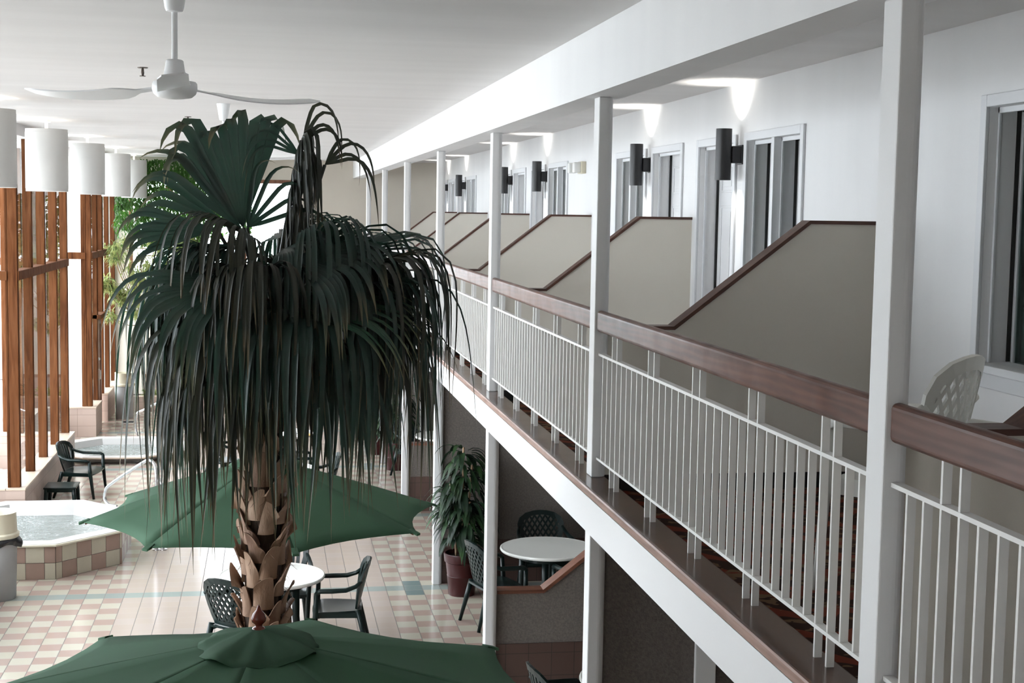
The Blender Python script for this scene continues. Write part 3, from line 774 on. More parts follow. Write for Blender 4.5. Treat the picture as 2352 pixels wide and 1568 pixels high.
dup(wc, (3.24, 5.50, ZF + .006), R_(14), 'white chair on the balcony at the right edge under the window sill', 'white chairs on the balcony')

# footstool
t = thing('footstool', (-2.86, 20.62, 0), 'small green resin footstool in front of the low green armchair', 'footstool')
MB().box(-.22, .22, -.22, .22, .295, .32).box(-.21, .21, -.21, -.195, .25, .3).box(-.21, .21, .195, .21, .25, .3).build('seat', M['green_p'], t, bevel=.012)
for a in (-1, 1):
    for b_ in (-1, 1): MB().tube([(a * .18, b_ * .18, .30), (a * .20, b_ * .20, 0)], [.032, .024], 8).build('leg', M['green_p'], t, True)

def mk_table(label):
    t = thing('round_table', (0, 0, 0), label, 'table', 'round white tables')
    MB().lathe([(.0, .685), (.46, .685), (.50, .69), (.508, .705), (.505, .717), (.495, .722), (.485, .719), (.47, .718), (.0, .718)], 56, cap=False).build('tabletop', M['table_w'], t, 'auto')
    MB().lathe([(.31, .62), (.33, .62), (.33, .685), (.31, .685), (.31, .62)], 36, cap=False).build('apron', M['green_p'], t, 'auto')
    for k in range(4):
        a = PI / 4 + k * PI / 2 + .2; c_, s_ = math.cos(a), math.sin(a)
        MB().tube([(.27 * c_, .27 * s_, .68), (.27 * c_, .27 * s_, .35), (.32 * c_, .32 * s_, 0)], [.037, .037, .028], 10).build('leg', M['green_p'], t, True)
    return t
tb = mk_table('round white table partly behind the palm trunk, nearest in the hall'); tb.location = (.03, 13.74, 0)
dup(tb, (2.90, 14.6, 0), .3, 'round white table under the balcony behind the oak-capped partition')
dup(tb, (2.83, 10.33, 0), .5, 'round table under the balcony, only its rim at the bottom edge of the picture')
dup(tb, (.12, 19.5, 0), .1, 'round white table showing as a sliver behind the middle umbrella')
dup(tb, (.20, 22.6, 0), .4, 'round table with papers on it behind the palm trunk')
dup(tb, (2.75, 22.2, 0), .2, 'round white table in the far lower alcove between two columns')
t = thing('paper_stack', (.40, 22.5, .718), 'stack of white papers on the table behind the palm trunk', 'papers')
for j in range(3): MB().obox((.01 * j, .006 * j, .006 + .011 * j), (.13, .02 * j, 0), (-.02 * j, .10, 0), (0, 0, .005)).build('sheaf', M['paper'], t)
tag(MB().obox((.58, 22.35, .7265), (.06, .03, 0), (-.03, .10, 0), (0, 0, .004)).build('yellow_folder', M['yellow'], bevel=.001), 'yellow folder lying beside the papers on the table', 'folder')

# ------------------------------------------------------------------ umbrellas
def mk_umbrella(loc, rot, label, R=1.22, zr=2.12, za=2.5):
    t = thing('market_umbrella', loc, label, 'umbrella', 'green market umbrellas')
    def pt(i, u, s, lift=0.0):
        a0, a1 = rot + i * PI / 4, rot + (i + 1) * PI / 4
        p = V((math.cos(a0), math.sin(a0))) * (1 - u) + V((math.cos(a1), math.sin(a1))) * u
        e = 4 * u * (1 - u)
        k = s * (1 - .075 * e * s * s)
        z = za - (za - zr) * (s ** 1.12) - .022 * e * s * (1 - s) * 2 + lift
        return (p.x * R * k, p.y * R * k, z)
    S, U = 10, 6
    mb = MB()
    for i in range(8):
        vs = [pt(i, u / U, s / S) for s in range(S + 1) for u in range(U + 1)]
        fs = [(s * (U + 1) + u, s * (U + 1) + u + 1, (s + 1) * (U + 1) + u + 1, (s + 1) * (U + 1) + u) for s in range(S) for u in range(U)]
        mb.add(vs, fs)
    o = cn = mb.build('canopy', M['canvas'], t, True)
    md = o.modifiers.new('cloth', 'SOLIDIFY'); md.thickness = .004
    # vent cap with drooping wavy hem
    mb = MB(); n = 64; rings = 7; vs = []; fs = []
    for j in range(rings + 1):
        s = j / rings
        for k in range(n):
            a = 2 * PI * k / n; fold = math.sin(4 * (a - rot) + .6) * .5 + math.sin(11 * a + 1.3) * .22 + math.sin(7 * a) * .2
            rr = .245 * s * (1 + .07 * fold * s)
            z = za + .040 - (.070 * s ** 1.15) - (.014 * max(0, s - .8) / .2) + .026 * fold * s * s
            vs.append((rr * math.cos(a), rr * math.sin(a), z))
    for j in range(rings):
        for k in range(n): fs.append((j * n + k, j * n + (k + 1) % n, (j + 1) * n + (k + 1) % n, (j + 1) * n + k))
    o = mb.add(vs, fs).build('vent_cap', M['canvas'], cn, True)
    md = o.modifiers.new('cloth', 'SOLIDIFY'); md.thickness = .004
    MB().lathe([(.0, .0), (.026, .004), (.030, .014), (.024, .026), (.015, .030), (.015, .038), (.028, .050), (.031, .064), (.024, .082), (.010, .098), (.005, .112), (.0, .118)], 24, (0, 0, za + .018), False).build('finial', M['finial'], t, True)
    MB().lathe([(.019, .10), (.019, za + .02)], 16).build('pole', M['cedar'], t, 'auto')
    for i in range(8):
        a = rot + i * PI / 4
        MB().tube([(.03 * math.cos(a), .03 * math.sin(a), za - .035)] + [(R * s * math.cos(a), R * s * math.sin(a), za - (za - zr) * s ** 1.12 - .018) for s in (.3, .6, .98)], .009, 6).build('rib', M['cedar'], t, True)
        tipx, tipy = R * math.cos(a), R * math.sin(a)
        MB().obox((tipx * .985, tipy * .985, zr + .004), (.035 * math.cos(a), .035 * math.sin(a), -.012), (-.022 * math.sin(a), .022 * math.cos(a), 0), (0, 0, .008)).build('tip_pocket', M['canvas'], cn, bevel=.004)
    MB().lathe([(.0, .0), (.26, .0), (.27, .03), (.24, .06), (.06, .085), (.04, .22), (.022, .22), (.0, .22)], 32, cap=False).build('base', M['sconce'], t, 'auto')
    return t
mk_umbrella((-.03, 9.97, 0), R_(9), 'green market umbrella in the middle, behind the palm trunk')
mk_umbrella((-.04, 5.76, 0), R_(34), 'large green market umbrella at the bottom edge with red-brown finial', 1.30, 2.2, 2.5)

# ------------------------------------------------------------------ spas
def octo(cx, cy, hx, hy, cut): return [(cx - cut, cy - hy), (cx + cut, cy - hy), (cx + hx, cy - hy + (hx - cut)), (cx + hx, cy + hy - (hx - cut)), (cx + cut, cy + hy), (cx - cut, cy + hy), (cx - hx, cy + hy - (hx - cut)), (cx - hx, cy - hy + (hx - cut))]
def inset(poly, f, c): return [(c[0] + (x - c[0]) * f, c[1] + (y - c[1]) * f) for x, y in poly]
def ring_prism(mb, out, inn, zo0, zo1, zi0, zi1):
    n = len(out); vs = [(x, y, zo0) for x, y in out] + [(x, y, zo1) for x, y in out] + [(x, y, zi1) for x, y in inn] + [(x, y, zi0) for x, y in inn]; fs = []
    for i in range(n):
        j = (i + 1) % n
        for r in range(3): fs.append((r * n + i, r * n + j, (r + 1) * n + j, (r + 1) * n + i))
        fs.append((3 * n + i, 3 * n + j, j, i))
    mb.add(vs, fs); return mb
def mk_spa(cx, cy, poly, label, zr, tiled, group):
    t = thing('spa_tub', (cx, cy, 0), label, 'hot tub', group)
    P = [(x - cx, y - cy) for x, y in poly]; c = (0, 0); out = inset(P, 1.03, c); inn = inset(P, .84, c); inn2 = inset(P, .78, c)
    if tiled:
        ts = (zr - .03) / 2; mb = MB(); start = [1, 0, 0, 1, 0, 1, 0, 1]
        for i in range(8):
            a, b_ = V(P[i]), V(P[(i + 1) % 8]); L = (b_ - a).length; d = (b_ - a) / L; nn = V((d.y, -d.x))
            first = [.02, .085, .085, .05, .02, .05, .05, .05][i]; e = [0, first]
            while e[-1] + .205 < L: e.append(e[-1] + .205)
            e.append(L)
            for r in range(2):
                for q in range(len(e) - 1):
                    if e[q + 1] - e[q] < .012: continue
                    mb.cur = (q + r + start[i]) % 2
                    p0, p1 = a + d * (e[q] + .0025), a + d * (e[q + 1] - .0025); z0, z1 = r * ts + .003, (r + 1) * ts - .003
                    o1 = nn * .006
                    mb.add([(p0.x, p0.y, z0), (p1.x, p1.y, z0), (p1.x, p1.y, z1), (p0.x, p0.y, z1), (p0.x + o1.x, p0.y + o1.y, z0), (p1.x + o1.x, p1.y + o1.y, z0), (p1.x + o1.x, p1.y + o1.y, z1), (p0.x + o1.x, p0.y + o1.y, z1)], [(4, 5, 6, 7), (0, 1, 5, 4), (1, 2, 6, 5), (2, 3, 7, 6), (3, 0, 4, 7)])
        ts_ = mb.build('tile_surround', [M['tcream'], M['trose']], t)
        g_ = inset(P, 1.0, c)
        ring_prism(MB(), g_, inset(P, .94, c), 0, zr - .03, 0, zr - .03).build('grout_bed', M['grout'], ts_)
    ring_prism(MB(), out, inset(P, .99, c), zr - .032, zr - .006, zr - .032, zr - .006).build('coping', M['coping'] if tiled else M['sillcap'], t, bevel=.008)
    ring_prism(MB(), inset(P, 1.015, c), inn, zr - .012, zr, zr - .012, zr - .004).build('rim', M['acrylic'], t, bevel=.006)
    zw = zr - .145 if tiled else zr - .115
    ring_prism(MB(), inn, inn2, zr - .02, zr - .004, zw - .12, zw - .12).build('inner_wall', M['acrylic'], t)
    o = MB(); N = 28; sh = inset(P, .835, c)
    o.add([(x, y, zw) for x, y in sh], [tuple(range(8))]).build('water', M['water'], t)
    return t
mk_spa(-2.86, 17.83, octo(-2.86, 17.83, 1.14, 1.235, .48), 'raised octagonal spa with pink and cream tile sides at the left', .41, True, None)
mk_spa(-2.5, 25.05, octo(-2.5, 25.05, 1.08, 1.08, .48), 'sunken octagonal spa with low tiled rim farther back by the windows', .13, False, None)

def smooth_path(p, n=5):
    P = [V(q) for q in p]; out = [P[0]]
    for i in range(len(P) - 1):
        a, b_, c_, d = P[max(i - 1, 0)], P[i], P[i + 1], P[min(i + 2, len(P) - 1)]
        for k in range(1, n + 1):
            s = k / n; out.append(.5 * ((2 * b_) + (c_ - a) * s + (2 * a - 5 * b_ + 4 * c_ - d) * s * s + (3 * b_ - a - 3 * c_ + d) * s ** 3))
    return out
t = thing('spa_handrail', (-1.3, 17.93, 0), 'curved steel handrail sloping down to the raised spa', 'handrail')
path = [(-1.37, 17.93, 0), (-1.37, 17.93, .5), (-1.37, 17.93, .98), (-1.45, 18.02, 1.10), (-1.6, 18.18, 1.01), (-1.98, 18.60, .70), (-2.055, 18.67, .60), (-2.065, 18.68, .50), (-2.02, 18.66, .43), (-1.955, 18.63, .415), (-1.91, 18.61, .41)]
MB().tube([V(q) - V((-1.3, 17.93, 0)) for q in smooth_path(path)], .021, 12).build('tube', M['chrome'], t, True)
MB().tube([V(q) - V((-1.3, 17.93, 0)) for q in [(-1.29, 17.92, 0), (-1.29, 17.92, .8), (-1.36, 17.94, .92)]], .021, 12).build('post', M['chrome'], t, True)
for x, y, z in ((-1.37, 17.93, 0), (-1.29, 17.92, 0)): MB().lathe([(.022, .02), (.05, .012), (.052, 0)], 16, (x + 1.3, y - 17.93, z)).build('flange', M['chrome'], t, 'auto')
t = thing('spa_handrail', (-1.7, 25.9, 0), 'steel handrail at the far sunken spa', 'handrail')
path = [(-2.30, 26.3, .02), (-2.36, 26.3, .25), (-2.34, 26.3, .50), (-2.2, 26.2, .60), (-1.75, 25.8, .85), (-1.62, 25.7, .82), (-1.58, 25.66, .6), (-1.58, 25.66, 0)]
MB().tube([V(q) - V((-1.7, 25.9, 0)) for q in smooth_path(path)], .021, 10).build('tube', M['chrome'], t, True)

# ------------------------------------------------------------------ bins
def mk_bin(loc, label, r, h, bag):
    t = thing('trash_bin', loc, label, 'trash bin', 'grey bins with beige tops')
    hb = h * .75
    MB().lathe([(r * .86, .0), (r * .88, .02), (r * .97, hb), (r * .97, hb + .01)], 40).build('body', M['bin'], t, 'auto')
    MB().lathe([(r * 1.0, hb - .03), (r * 1.07, hb - .02), (r * 1.07, hb + .015), (r * .97, hb + .03), (r * .93, h), (r * .97, h + .012), (r * .90, h + .012), (r * .86, h - .01), (r * .86, hb + .03)], 40, cap=False).build('lid', M['binlid'], t, 'auto')
    if bag:
        mb = MB(); n = 60; rows = 6; vs = []; fs = []
        for j in range(rows + 1):
            for k in range(n):
                a = 2 * PI * k / n; s = j / rows
                rr = r * (1.0 + .10 * math.sin(s * PI) * (1 + .5 * math.sin(5 * a + 2 * s)) + .035 * math.sin(13 * a + 4 * s) * s + (.16 * s if abs((a + .3) % (2 * PI)) < .7 else 0))
                vs.append((rr * math.cos(a), rr * math.sin(a), hb - .02 - s * (.10 + .035 * math.sin(3 * a + 1))))
        for j in range(rows):
            for k in range(n): fs.append((j * n + k, j * n + (k + 1) % n, (j + 1) * n + (k + 1) % n, (j + 1) * n + k))
        mb.add(vs, fs).build('bin_liner', M['bag'], t, True)
    return t
mk_bin((-2.875, 15.85, 0), 'grey bin with beige lid and black liner at the lower left edge', .215, .93, True)
mk_bin((-2.85, 29.35, 0), 'grey bin with beige lid by the far planter', .195, .90, False)
t = thing('floor_drain', (-2.72, 28.75, 0), 'small square floor drain in front of the far bin', 'drain')
MB().box(-.12, .12, -.12, .12, 0, .006).build('frame', M['chrome'], t)
for j in range(6): MB().box(-.10, .10, -.095 + j * .035, -.078 + j * .035, .006, .010).build('slat', M['sconce'], t)

# ------------------------------------------------------------------ plants
def leaf(mb, p, d, nrm, L, w, droop=0.0, n=4, fold=.25):
    d = V(d).normalized(); side = d.cross(V(nrm))
    if side.length < 1e-4: side = d.orthogonal()
    side.normalize(); up = side.cross(d); vs = []; q = V(p)
    for i in range(n + 1):
        s = i / n; ww = w * math.sin(PI * min(1, .12 + s * .88)) ** .8 if i < n else 0
        vs += [q - side * ww / 2 + up * ww * fold, q.copy(), q + side * ww / 2 + up * ww * fold]
        d = (d + V((0, 0, -droop / n))).normalized(); q = q + d * (L / n)
    fs = []
    for i in range(n):
        a = i * 3; fs += [(a, a + 1, a + 4, a + 3), (a + 1, a + 2, a + 5, a + 4)]
    mb.add(vs, fs)
def rv(r, s=1.0):
    while True:
        v = V((r.uniform(-1, 1), r.uniform(-1, 1), r.uniform(-1, 1)))
        if .05 < v.length < 1: return v * s

def mk_pot(t, r, h):
    MB().lathe([(.0, .0), (r * .70, .0), (r * .72, .02), (r * .80, h * .45), (r * .815, h * .46), (r * .80, h * .48), (r * .88, h * .78), (r * .95, h * .80), (r * .96, h * .84), (r * .99, h * .97), (r * .97, h), (r * .90, h), (r * .86, h * .88), (.0, h * .88)], 40, cap=False).build('pot', M['red_pot'], t, 'auto')
    pot = [c for c in t.children if c.name.startswith('pot')][0]
    MB().lathe([(.0, h * .885), (r * .87, h * .885)], 24, cap=False).build('soil', M['soil'], pot)
def cane_plant(loc, label, r, h, H, spread, n, seed, group='potted plants in red pots', off=(0, 0)):
    rr = random.Random(seed)
    t = thing('potted_cane_plant', loc, label, 'potted plant', group)
    mk_pot(t, r, h)
    fo = MB()
    canes = [(0, 0, 1), (.05, .04, .82), (-.06, .03, .66), (.03, -.05, .5)]
    for cx, cy, f in canes:
        top = V((cx * 2.2 + off[0], cy * 2 + off[1], h + (H - h) * f * .85))
        pth = smooth_path([(cx, cy, h * .85), (cx * 1.4, cy * 1.2, h + (H - h) * f * .4), tuple(top)], 5)
        MB().tube(pth, .013, 8).build('cane', M['trunkw'], t, True)
        for i in range(int(n * f)):
            s = rr.uniform(.15, 1.0) ** .7; p = pth[min(len(pth) - 1, int(s * (len(pth) - 1)))]
            a = rr.uniform(0, 2 * PI); el = rr.uniform(-.1, .9)
            d = V((math.cos(a) * math.cos(el), math.sin(a) * math.cos(el), math.sin(el)))
            if loc[1] < 16 and (p.y + d.y * .3 > .36 or (p.x + d.x * .3 < -.14 and p.y + d.y * .3 > .26)): continue
            leaf(fo, p + d * rr.uniform(.0, spread * .45), d, (0, 0, 1), rr.uniform(.28, .44) * spread / .32, rr.uniform(.038, .06), rr.uniform(1.6, 2.8), 6)
    fo.build('foliage', M['cane'], t, True)
    return t
cane_plant((2.11, 15.5, 0), 'leafy cane plant in a red pot between two lower columns', .205, .47, 1.85, .29, 110, 3)
cane_plant((2.05, 23.25, 0), 'red potted plant behind the hanging palm fronds by the far lower columns', .225, .46, 1.5, .30, 90, 5)
cane_plant((1.86, 24.75, 0), 'farther small red pot with plant half hidden behind the other red pot', .17, .38, 1.2, .26, 60, 8)

# planter along the far wall
t = thing('planter_bed', (-1.6, 30.65, 0), 'low tiled planter bed along the far wall in the corner', 'planter')
MB().box(-1.5, 1.3, -.45, -.33, 0, .30).box(1.18, 1.3, -.33, .43, 0, .30).build('front_wall', M['sill_x'], t)
MB().box(-1.5, 1.3, -.46, -.32, .30, .325).box(1.17, 1.31, -.32, .43, .30, .325).build('wall_cap', M['sillcap'], t, bevel=.004)
MB().box(-1.5, 1.18, -.33, .43, .05, .26).build('soil', M['soil'], t)

def tree_trunk(t, pts, r0, r1, m):
    P = smooth_path(pts, 6); n = len(P)
    MB().tube(P, [r0 + (r1 - r0) * i / (n - 1) for i in range(n)], 10).build('trunk', m, t, True)
# tall ficus
rr = random.Random(21)
t = thing('ficus_tree', (-1.5, 30.55, .25), 'tall green weeping ficus in the far left corner against the window', 'tree')
tree_trunk(t, [(0, 0, 0), (.06, -.03, 1.4), (-.05, -.05, 2.8), (0, -.1, 4.4)], .06, .03, M['trunkw'])
br = []
for j in range(26):
    a = rr.uniform(0, 2 * PI); z0 = rr.uniform(2.6, 4.2); L = rr.uniform(.5, 1.5)
    e = V((math.cos(a) * L, math.sin(a) * L * .34 - .15, z0 + rr.uniform(.1, .7)))
    e.x = max(-1.55, min(1.12, e.x)); e.z = min(4.75, e.z); e.y = min(.28, e.y)
    P = smooth_path([(0, -.08, z0 - .2), (e.x * .5, e.y * .5, (z0 + e.z) / 2 + .1), tuple(e)], 4); br.append(P)
bm_ = MB()
for P in br: bm_.tube(P, [.012] * len(P), 5)
bm_.build('branches', M['trunkw'], t, True)
fo = MB()
for j in range(9800):
    x = rr.uniform(-1.6, 1.12); z = rr.uniform(3.15, 4.93); y = rr.gauss(-.15, .20)
    if y > .36: y = .3
    if x < -.75 and z > 3.9: y = max(y, -.28)
    cut = 3.22 + .28 * math.sin(x * 3.1) + .35 * max(0, x - .2)
    if z < cut and rr.random() < .9: continue
    if x > .55 and z > 4.6 - (x - .55) * .3 and rr.random() < .6: continue
    d = V((rr.uniform(-.6, .6), rr.uniform(-.6, .3), -rr.uniform(.3, 1)))
    leaf(fo, (x, y, z), d, rv(rr), rr.uniform(.07, .12), rr.uniform(.028, .045), .3, 3)
fo.build('foliage', M['ficus'], t, True)
# variegated shrub in rosettes
rr = random.Random(33)
t = thing('variegated_shrub', (-2.45, 30.45, .25), 'yellow-green variegated shrub with narrow leaves in the left corner planter', 'shrub')
tree_trunk(t, [(0, 0, 0), (.06, -.05, .5), (.12, -.2, 1.1), (.05, -.5, 1.9)], .05, .028, M['trunkw'])
fo = MB(); bm_ = MB()
for j in range(74):
    if j < 50: c_ = V((rr.uniform(-.78, 1.0), rr.uniform(-1.9, .2), rr.uniform(2.35, 3.35)))
    else: c_ = V((rr.uniform(-.7, .55), rr.uniform(-1.9, -.2), rr.uniform(1.55, 2.5)))
    if c_.x < -.62 and c_.y > -.6: c_.y -= .8
    bm_.tube(smooth_path([(.06, -.4, 1.6), ((c_.x) * .5, c_.y * .6 - .2, (1.6 + c_.z) / 2 - .1), tuple(c_)], 4), .008, 5)
    for q in range(58):
        d = rv(rr).normalized(); d.z = abs(d.z) * .7 - .15
        leaf(fo, c_ + rv(rr, .10), d, (0, 0, 1), rr.uniform(.15, .27), rr.uniform(.020, .034), rr.uniform(.8, 1.8), 4)
bm_.build('branches', M['trunkw'], t, True)
fo.build('foliage', M['varieg'], t, True)
rr = random.Random(4)
t = thing('ground_cover_plant', (-2.25, 30.42, .26), 'low variegated ground cover plant at the foot of the shrub', 'plant')
fo = MB()
for j in range(240):
    p = V((rr.uniform(-.3, .5), rr.uniform(-.1, .2), rr.uniform(0, .16))); d = rv(rr).normalized(); d.z = abs(d.z) + .2
    leaf(fo, p, d, (0, 0, 1), rr.uniform(.08, .14), rr.uniform(.03, .05), .8, 4)
fo.build('foliage', M['varieg'], t, True)
rr = random.Random(14)
t = thing('dark_fern', (-.9, 30.42, .26), 'dark leafy planter plant seen behind the palm trunk', 'plant')
fo = MB()
for j in range(420):
    a = rr.uniform(0, 2 * PI); p = V((rr.uniform(-.7, 1.1), rr.uniform(-.12, .2), rr.uniform(0, .45))); el = rr.uniform(.1, 1.1)
    leaf(fo, p, (math.cos(a) * math.cos(el), math.sin(a) * math.cos(el) * .5 - .2, math.sin(el)), (0, 0, 1), rr.uniform(.16, .3), rr.uniform(.03, .05), 1.4, 4)
fo.build('foliage', M['cane'], t, True)

# ------------------------------------------------------------------ the fan palm
PX, PY = -.03, 8.0
palm = thing('fan_palm', (PX, PY, 0), 'tall fan palm with shaggy brown trunk and drooping dark green fronds', 'palm tree')
rr = random.Random(11)
MB().lathe([(.15, 0), (.125, .3), (.105, 1.2), (.100, 2.2), (.098, 3.0), (.09, 3.5), (.05, 3.72), (.0, 3.75)], 28, cap=False).build('trunk', M['fibre'], palm, True)
def mk_boot(z, a, L, w, flare):
    N, K = 8, 8; vs = []; fs = []; lean = rr.uniform(-.35, .35); cut = rr.uniform(-.42, .42); curl = rr.uniform(.2, .9)
    for side in (0, 1):
        for j in range(K + 1):
            v = j / K
            for i in range(N + 1):
                u = i / N * 2 - 1
                ww = w * (1 - .50 * v ** 1.3)
                zz = z + L * v * (1 + (cut * u * v)) - (.02 * u * u * v)
                ang = a + (u * ww + lean * L * v * .5) / .11
                r = .100 + .010 + flare * v ** 2.0 + .016 * (1 - u * u) * (1 - .4 * v) - side * .009 + curl * .02 * u * u * v * v
                vs.append((r * math.cos(ang), r * math.sin(ang), zz))
    n1 = (N + 1) * (K + 1)
    for j in range(K):
        for i in range(N):
            q = j * (N + 1) + i; fs.append((q, q + 1, q + N + 2, q + N + 1)); b_ = q + n1; fs.append((b_, b_ + N + 1, b_ + N + 2, b_ + 1))
    rim = [i for i in range(N + 1)] + [(j * (N + 1) + N) for j in range(1, K + 1)] + [K * (N + 1) + i for i in range(N - 1, -1, -1)] + [j * (N + 1) for j in range(K - 1, 0, -1)]
    for q in range(len(rim)): c_, d = rim[q], rim[(q + 1) % len(rim)]; fs.append((c_, c_ + n1, d + n1, d))
    return MB().add(vs, fs).build('leaf_base', M['boot'], palm, 'auto')
nb = 98
for j in range(nb):
    z = .2 + 1.3 * j / 12 if j < 12 else 1.55 + 1.70 * (j - 12) / (nb - 12)
    mk_boot(z + rr.uniform(-.02, .02), j * 2.39996 + rr.uniform(-.15, .15), rr.uniform(.135, .195), rr.uniform(.046, .066), rr.uniform(.018, .075))
fb = MB()
for j in range(420):
    z = rr.uniform(.6, 3.4); a = rr.uniform(0, 2 * PI); p = V((.11 * math.cos(a), .11 * math.sin(a), z)); d = V((math.cos(a + rr.uniform(-1, 1)), math.sin(a + rr.uniform(-1, 1)), rr.uniform(-.8, .8))).normalized()
    fb.tube([p, p + d * rr.uniform(.02, .05), p + d * rr.uniform(.05, .085) + V((0, 0, rr.uniform(-.04, .02)))], [.0012, .001, .0006], 4)
fb.build('trunk_fibres', M['boot'], palm)

def frond(base, hast, main, nrm, L, half, n, fold, droop, m, wmax=.034, tip=.0, ragged=.12, cup=.0, pr=.011):
    hast = V(hast); base = V(base); d0 = V(main).normalized(); nr = V(nrm); side = d0.cross(nr).normalized(); nr = side.cross(d0).normalized()
    mb = MB(); tips = []
    mid = (base + hast) / 2 + V((0, 0, .05)) + (hast - base).cross(V((0, 0, 1))) * .04
    pth = smooth_path([tuple(base), tuple(mid), tuple(hast)], 6)
    pe = MB().tube(pth, [pr * 1.5 - pr * .6 * i / (len(pth) - 1) for i in range(len(pth))], 6)
    tips += [0.0] * len(mb.v)
    dphi = 2 * half / max(1, n - 1)
    for i in range(n):
        phi = -half + dphi * i
        d = (d0 * math.cos(phi) + side * math.sin(phi)); cr = (-d0 * math.sin(phi) + side * math.cos(phi)); up = nr.copy()
        d = (d + nr * cup * abs(math.sin(phi))).normalized()
        Li = L * (.80 + .20 * math.cos(phi)) * (1 + rr.uniform(-ragged, ragged))
        N = 14; q = hast.copy(); vs = []; fo_ = fold * (1 + rr.uniform(-.12, .12)); dr = droop * (1 + rr.uniform(-.25, .25)); tw = rr.uniform(-.5, .5); wv = V((rr.uniform(-1, 1), rr.uniform(-1, 1), 0)) * .10
        for k in range(N + 1):
            s = k / N
            grow = 2 * math.tan(min(dphi, .25) / 2) * s * Li * 1.08
            ww = min(grow + .003, wmax) if s < fo_ + .05 else min(wmax, grow) * max(0, 1 - ((s - fo_ - .05) / (1 - fo_ - .05)) ** 1.35)
            if k == N: ww = .0006
            tips += [s] * 3
            vs += [q - cr * ww / 2 + up * ww * .22, q - up * ww * .06, q + cr * ww / 2 + up * ww * .22]
            if s > fo_:
                g = dr * min(1, (s - fo_) / .16) * .32
                d = (d + V((0, 0, -1)) * g + wv * g).normalized()
                a_ = tw * .12; cr2 = cr * math.cos(a_) + up * math.sin(a_); cr = (cr2 - d * cr2.dot(d)).normalized(); up = cr.cross(d) * (1 if cr.cross(d).dot(up) > 0 else -1)
            q = q + d * (Li / N)
        fs = []
        for k in range(N): a = k * 3; fs += [(a, a + 1, a + 4, a + 3), (a + 1, a + 2, a + 5, a + 4)]
        mb.add(vs, fs)
    o = mb.build('frond', m, palm, True)
    pe.build('petiole', M['frond_old'], o, True)
    if len(o.data.vertices) == len(tips):
        o.data.attributes.new('tip', 'FLOAT', 'POINT').data.foreach_set('value', tips)
    return o
def aim(az, el): return V((math.cos(az) * math.cos(el), math.sin(az) * math.cos(el), math.sin(el)))
TOP = (0, 0, 3.55)
_L = 1.06
# upright young fan facing the viewer
frond(TOP, (-.11, -.02, 4.12), (-.21, .05, 1), (.05, -1, .1), .80, R_(29), 11, .62, 4.2, M['frond'], .060, ragged=.10)
frond(TOP, (-.12, -.03, 4.11), (-.72, .05, .85), (.05, -1, .2), .70, R_(11), 3, .50, 1.1, M['frond'], .046)
frond(TOP, (-.09, -.04, 4.12), (.62, -.1, .78), (.1, -1, .1), .50, R_(32), 5, .45, 1.2, M['frond'], .026)
# fans thrown to the left
frond(TOP, (-.25, -.05, 4.11), (-1, -.12, -.02), (.05, -1, .5), .58, R_(19), 9, .54, 1.5, M['frond'], .048)
frond(TOP, (-.20, .02, 4.14), (-.85, .1, .42), (.1, -1, .3), .60, R_(9), 3, .50, 1.2, M['frond'], .045)
# tall collapsed frond on the right and its companions
for hx, hz, L, n_, hf in ((.20, 4.60, .66, 20, 150), (.18, 4.50, .62, 18, 150), (.16, 4.38, .60, 18, 150), (.14, 4.22, .55, 18, 150), (.24, 4.47, .45, 12, 120)):
    frond((.03, 0, 3.5), (hx, rr.uniform(-.03, .03), hz), (.2, -.3, .45), (-.2, -.5, 1), L, R_(hf), n_, .02, 5.5, M['frond_old'], .026, ragged=.35, pr=.010)
frond((.05, .03, 3.5), (.33, .03, 4.47), (.75, .0, .6), (0, -1, .3), .50, R_(24), 4, .16, 1.9, M['frond_old'], .022, ragged=.3)
frond((.03, 0, 3.5), (.21, .0, 4.60), (.60, .0, .8), (0, -1, .3), .52, R_(22), 4, .18, 1.8, M['frond_old'], .022, ragged=.3)
frond((.03, 0, 3.5), (.19, .0, 4.52), (-.8, .0, .55), (0, -1, .5), .50, R_(20), 4, .25, 1.5, M['frond'], .018)
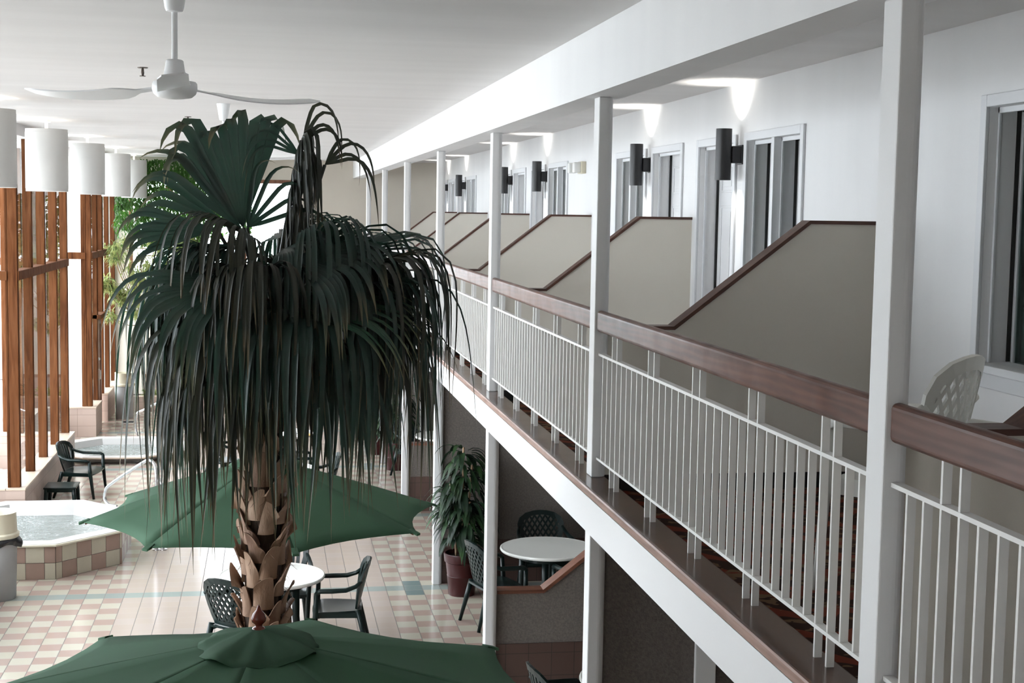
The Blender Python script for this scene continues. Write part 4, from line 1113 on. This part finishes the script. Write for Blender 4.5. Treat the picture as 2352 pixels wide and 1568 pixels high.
# skirt of drooping fronds all round: azimuth, reach, height, length, elevation, half angle, fold
sk = [(200, .34, 3.70, 1.10, -.10, 80, .17), (176, .30, 3.88, 1.12, .0, 80, .20), (186, .38, 3.58, 1.10, -.35, 75, .14), (222, .38, 3.64, 1.15, -.15, 85, .18), (206, .24, 3.98, .92, .1, 75, .22),
      (246, .38, 3.70, 1.0, .0, 85, .2), (262, .34, 3.86, .92, .25, 75, .26), (284, .34, 3.66, .86, .0, 80, .20), (298, .26, 3.98, .80, .35, 70, .25), (240, .24, 4.06, .74, .45, 60, .28),
      (314, .42, 3.72, 1.02, .05, 90, .22), (336, .52, 3.76, 1.00, .10, 85, .26), (352, .56, 3.90, 1.02, .22, 90, .30), (4, .46, 4.00, .95, .30, 75, .34), (330, .30, 4.00, .88, .40, 65, .26), (344, .60, 3.58, .85, -.1, 75, .22),
      (22, .54, 3.86, 1.05, .15, 90, .28), (46, .48, 3.82, 1.0, .1, 90, .25), (74, .42, 3.84, 1.0, .1, 90, .25), (102, .42, 3.84, 1.0, .1, 90, .25), (128, .40, 3.82, 1.02, .0, 85, .22), (152, .34, 3.80, 1.05, .0, 80, .2),
      (166, .22, 3.98, .80, .2, 60, .24), (60, .26, 4.02, .8, .4, 65, .3), (274, .20, 3.56, .70, -.2, 70, .15), (256, .22, 3.78, .88, .0, 75, .16), (292, .24, 3.72, .82, .0, 75, .16), (320, .34, 3.60, .98, -.1, 80, .16), (226, .30, 3.80, 1.0, .0, 80, .16), (350, .46, 3.70, 1.0, .0, 85, .2), (232, .36, 3.46, .98, -.3, 70, .16), (310, .36, 3.48, .85, -.2, 75, .18)]
for j, (az, r, z, L, el, hf, fo_) in enumerate(sk):
    a = R_(az + rr.uniform(-6, 6)); el += rr.uniform(-.12, .12); r *= rr.uniform(.72, .88) * (.72 if 140 < az < 232 else 1)
    h = (r * math.cos(a), r * math.sin(a), z + rr.uniform(-.05, .05)); k_ = rr.uniform(.15, .5); tw_ = rr.uniform(-.5, .5)
    frond((.04 * math.cos(a), .04 * math.sin(a), 3.40), h, aim(a + rr.uniform(-.3, .3), el), (-k_ * math.cos(a) - tw_ * math.sin(a), -k_ * math.sin(a) + tw_ * math.cos(a), 1), L * _L * (.88 if 244 < az < 302 else 1.12 if az > 302 or az < 10 else 1.0), R_(hf + rr.uniform(-10, 10)), rr.randint(34, 46), fo_ * .85, rr.uniform(2.2, 4.2), M['frond'] if j % 3 else M['frond_old'], rr.uniform(.030, .044), ragged=.26, cup=rr.uniform(-.3, .05))
frond((-.04, -.05, 3.45), (-.16, -.36, 3.86), (-.75, -.45, -.25), (-.3, -.75, .6), .80, R_(36), 16, .42, 1.6, M['frond'], .044)
frond((.04, -.05, 3.45), (.16, -.34, 3.98), (.65, -.5, -.1), (.2, -.75, .6), .74, R_(36), 16, .40, 1.8, M['frond'], .042)
frond((.05, -.06, 3.45), (.10, -.42, 3.70), (1, -.10, .05), (0, -.45, 1), .86, R_(34), 22, .45, .8, M['frond_fresh'], .030)
frond((.06, .0, 3.45), (.52, .0, 3.84), (1, -.05, .05), (0, -.35, 1), .56, R_(26), 6, .3, .9, M['frond'], .018, ragged=.25)
frond((.06, .0, 3.45), (.50, -.1, 3.60), (1, -.2, .15), (0, -.35, 1), .62, R_(28), 7, .3, .9, M['frond'], .018, ragged=.25)
frond((-.06, .0, 3.45), (-.30, .0, 3.80), (-1, -.1, .05), (0, -.35, 1), .38, R_(30), 7, .3, 1.1, M['frond'], .02, ragged=.25)

# ------------------------------------------------------------------ world, camera, view
wd = bpy.data.worlds.new('sky'); bpy.context.scene.world = wd; wd.use_nodes = True
nt = wd.node_tree; bg = nt.nodes['Background']; bg.inputs['Color'].default_value = (.96, .98, 1.0, 1); bg.inputs['Strength'].default_value = 11.0

cam = bpy.data.cameras.new('camera'); co = bpy.data.objects.new('camera', cam); C.objects.link(co)
cam.sensor_width = 36; cam.lens = 3300 / 2352 * 36; cam.clip_start = .05; cam.clip_end = 300
r_ = V((.98602261, -.16573462, .01707181)); d_ = V((.0018878, -.09134475, -.99581754)); f_ = V((.16660086, .98193084, -.08975511))
mw = Matrix((( r_.x, -d_.x, -f_.x, 0), (r_.y, -d_.y, -f_.y, 0), (r_.z, -d_.z, -f_.z, 4.23), (0, 0, 0, 1)))
co.matrix_world = mw
sc = bpy.context.scene
sc.camera = co
sc.view_settings.view_transform = 'Standard'; sc.view_settings.look = 'None'; sc.view_settings.gamma = 1; sc.view_settings.use_curve_mapping = False
sc.view_settings.exposure = 0.0
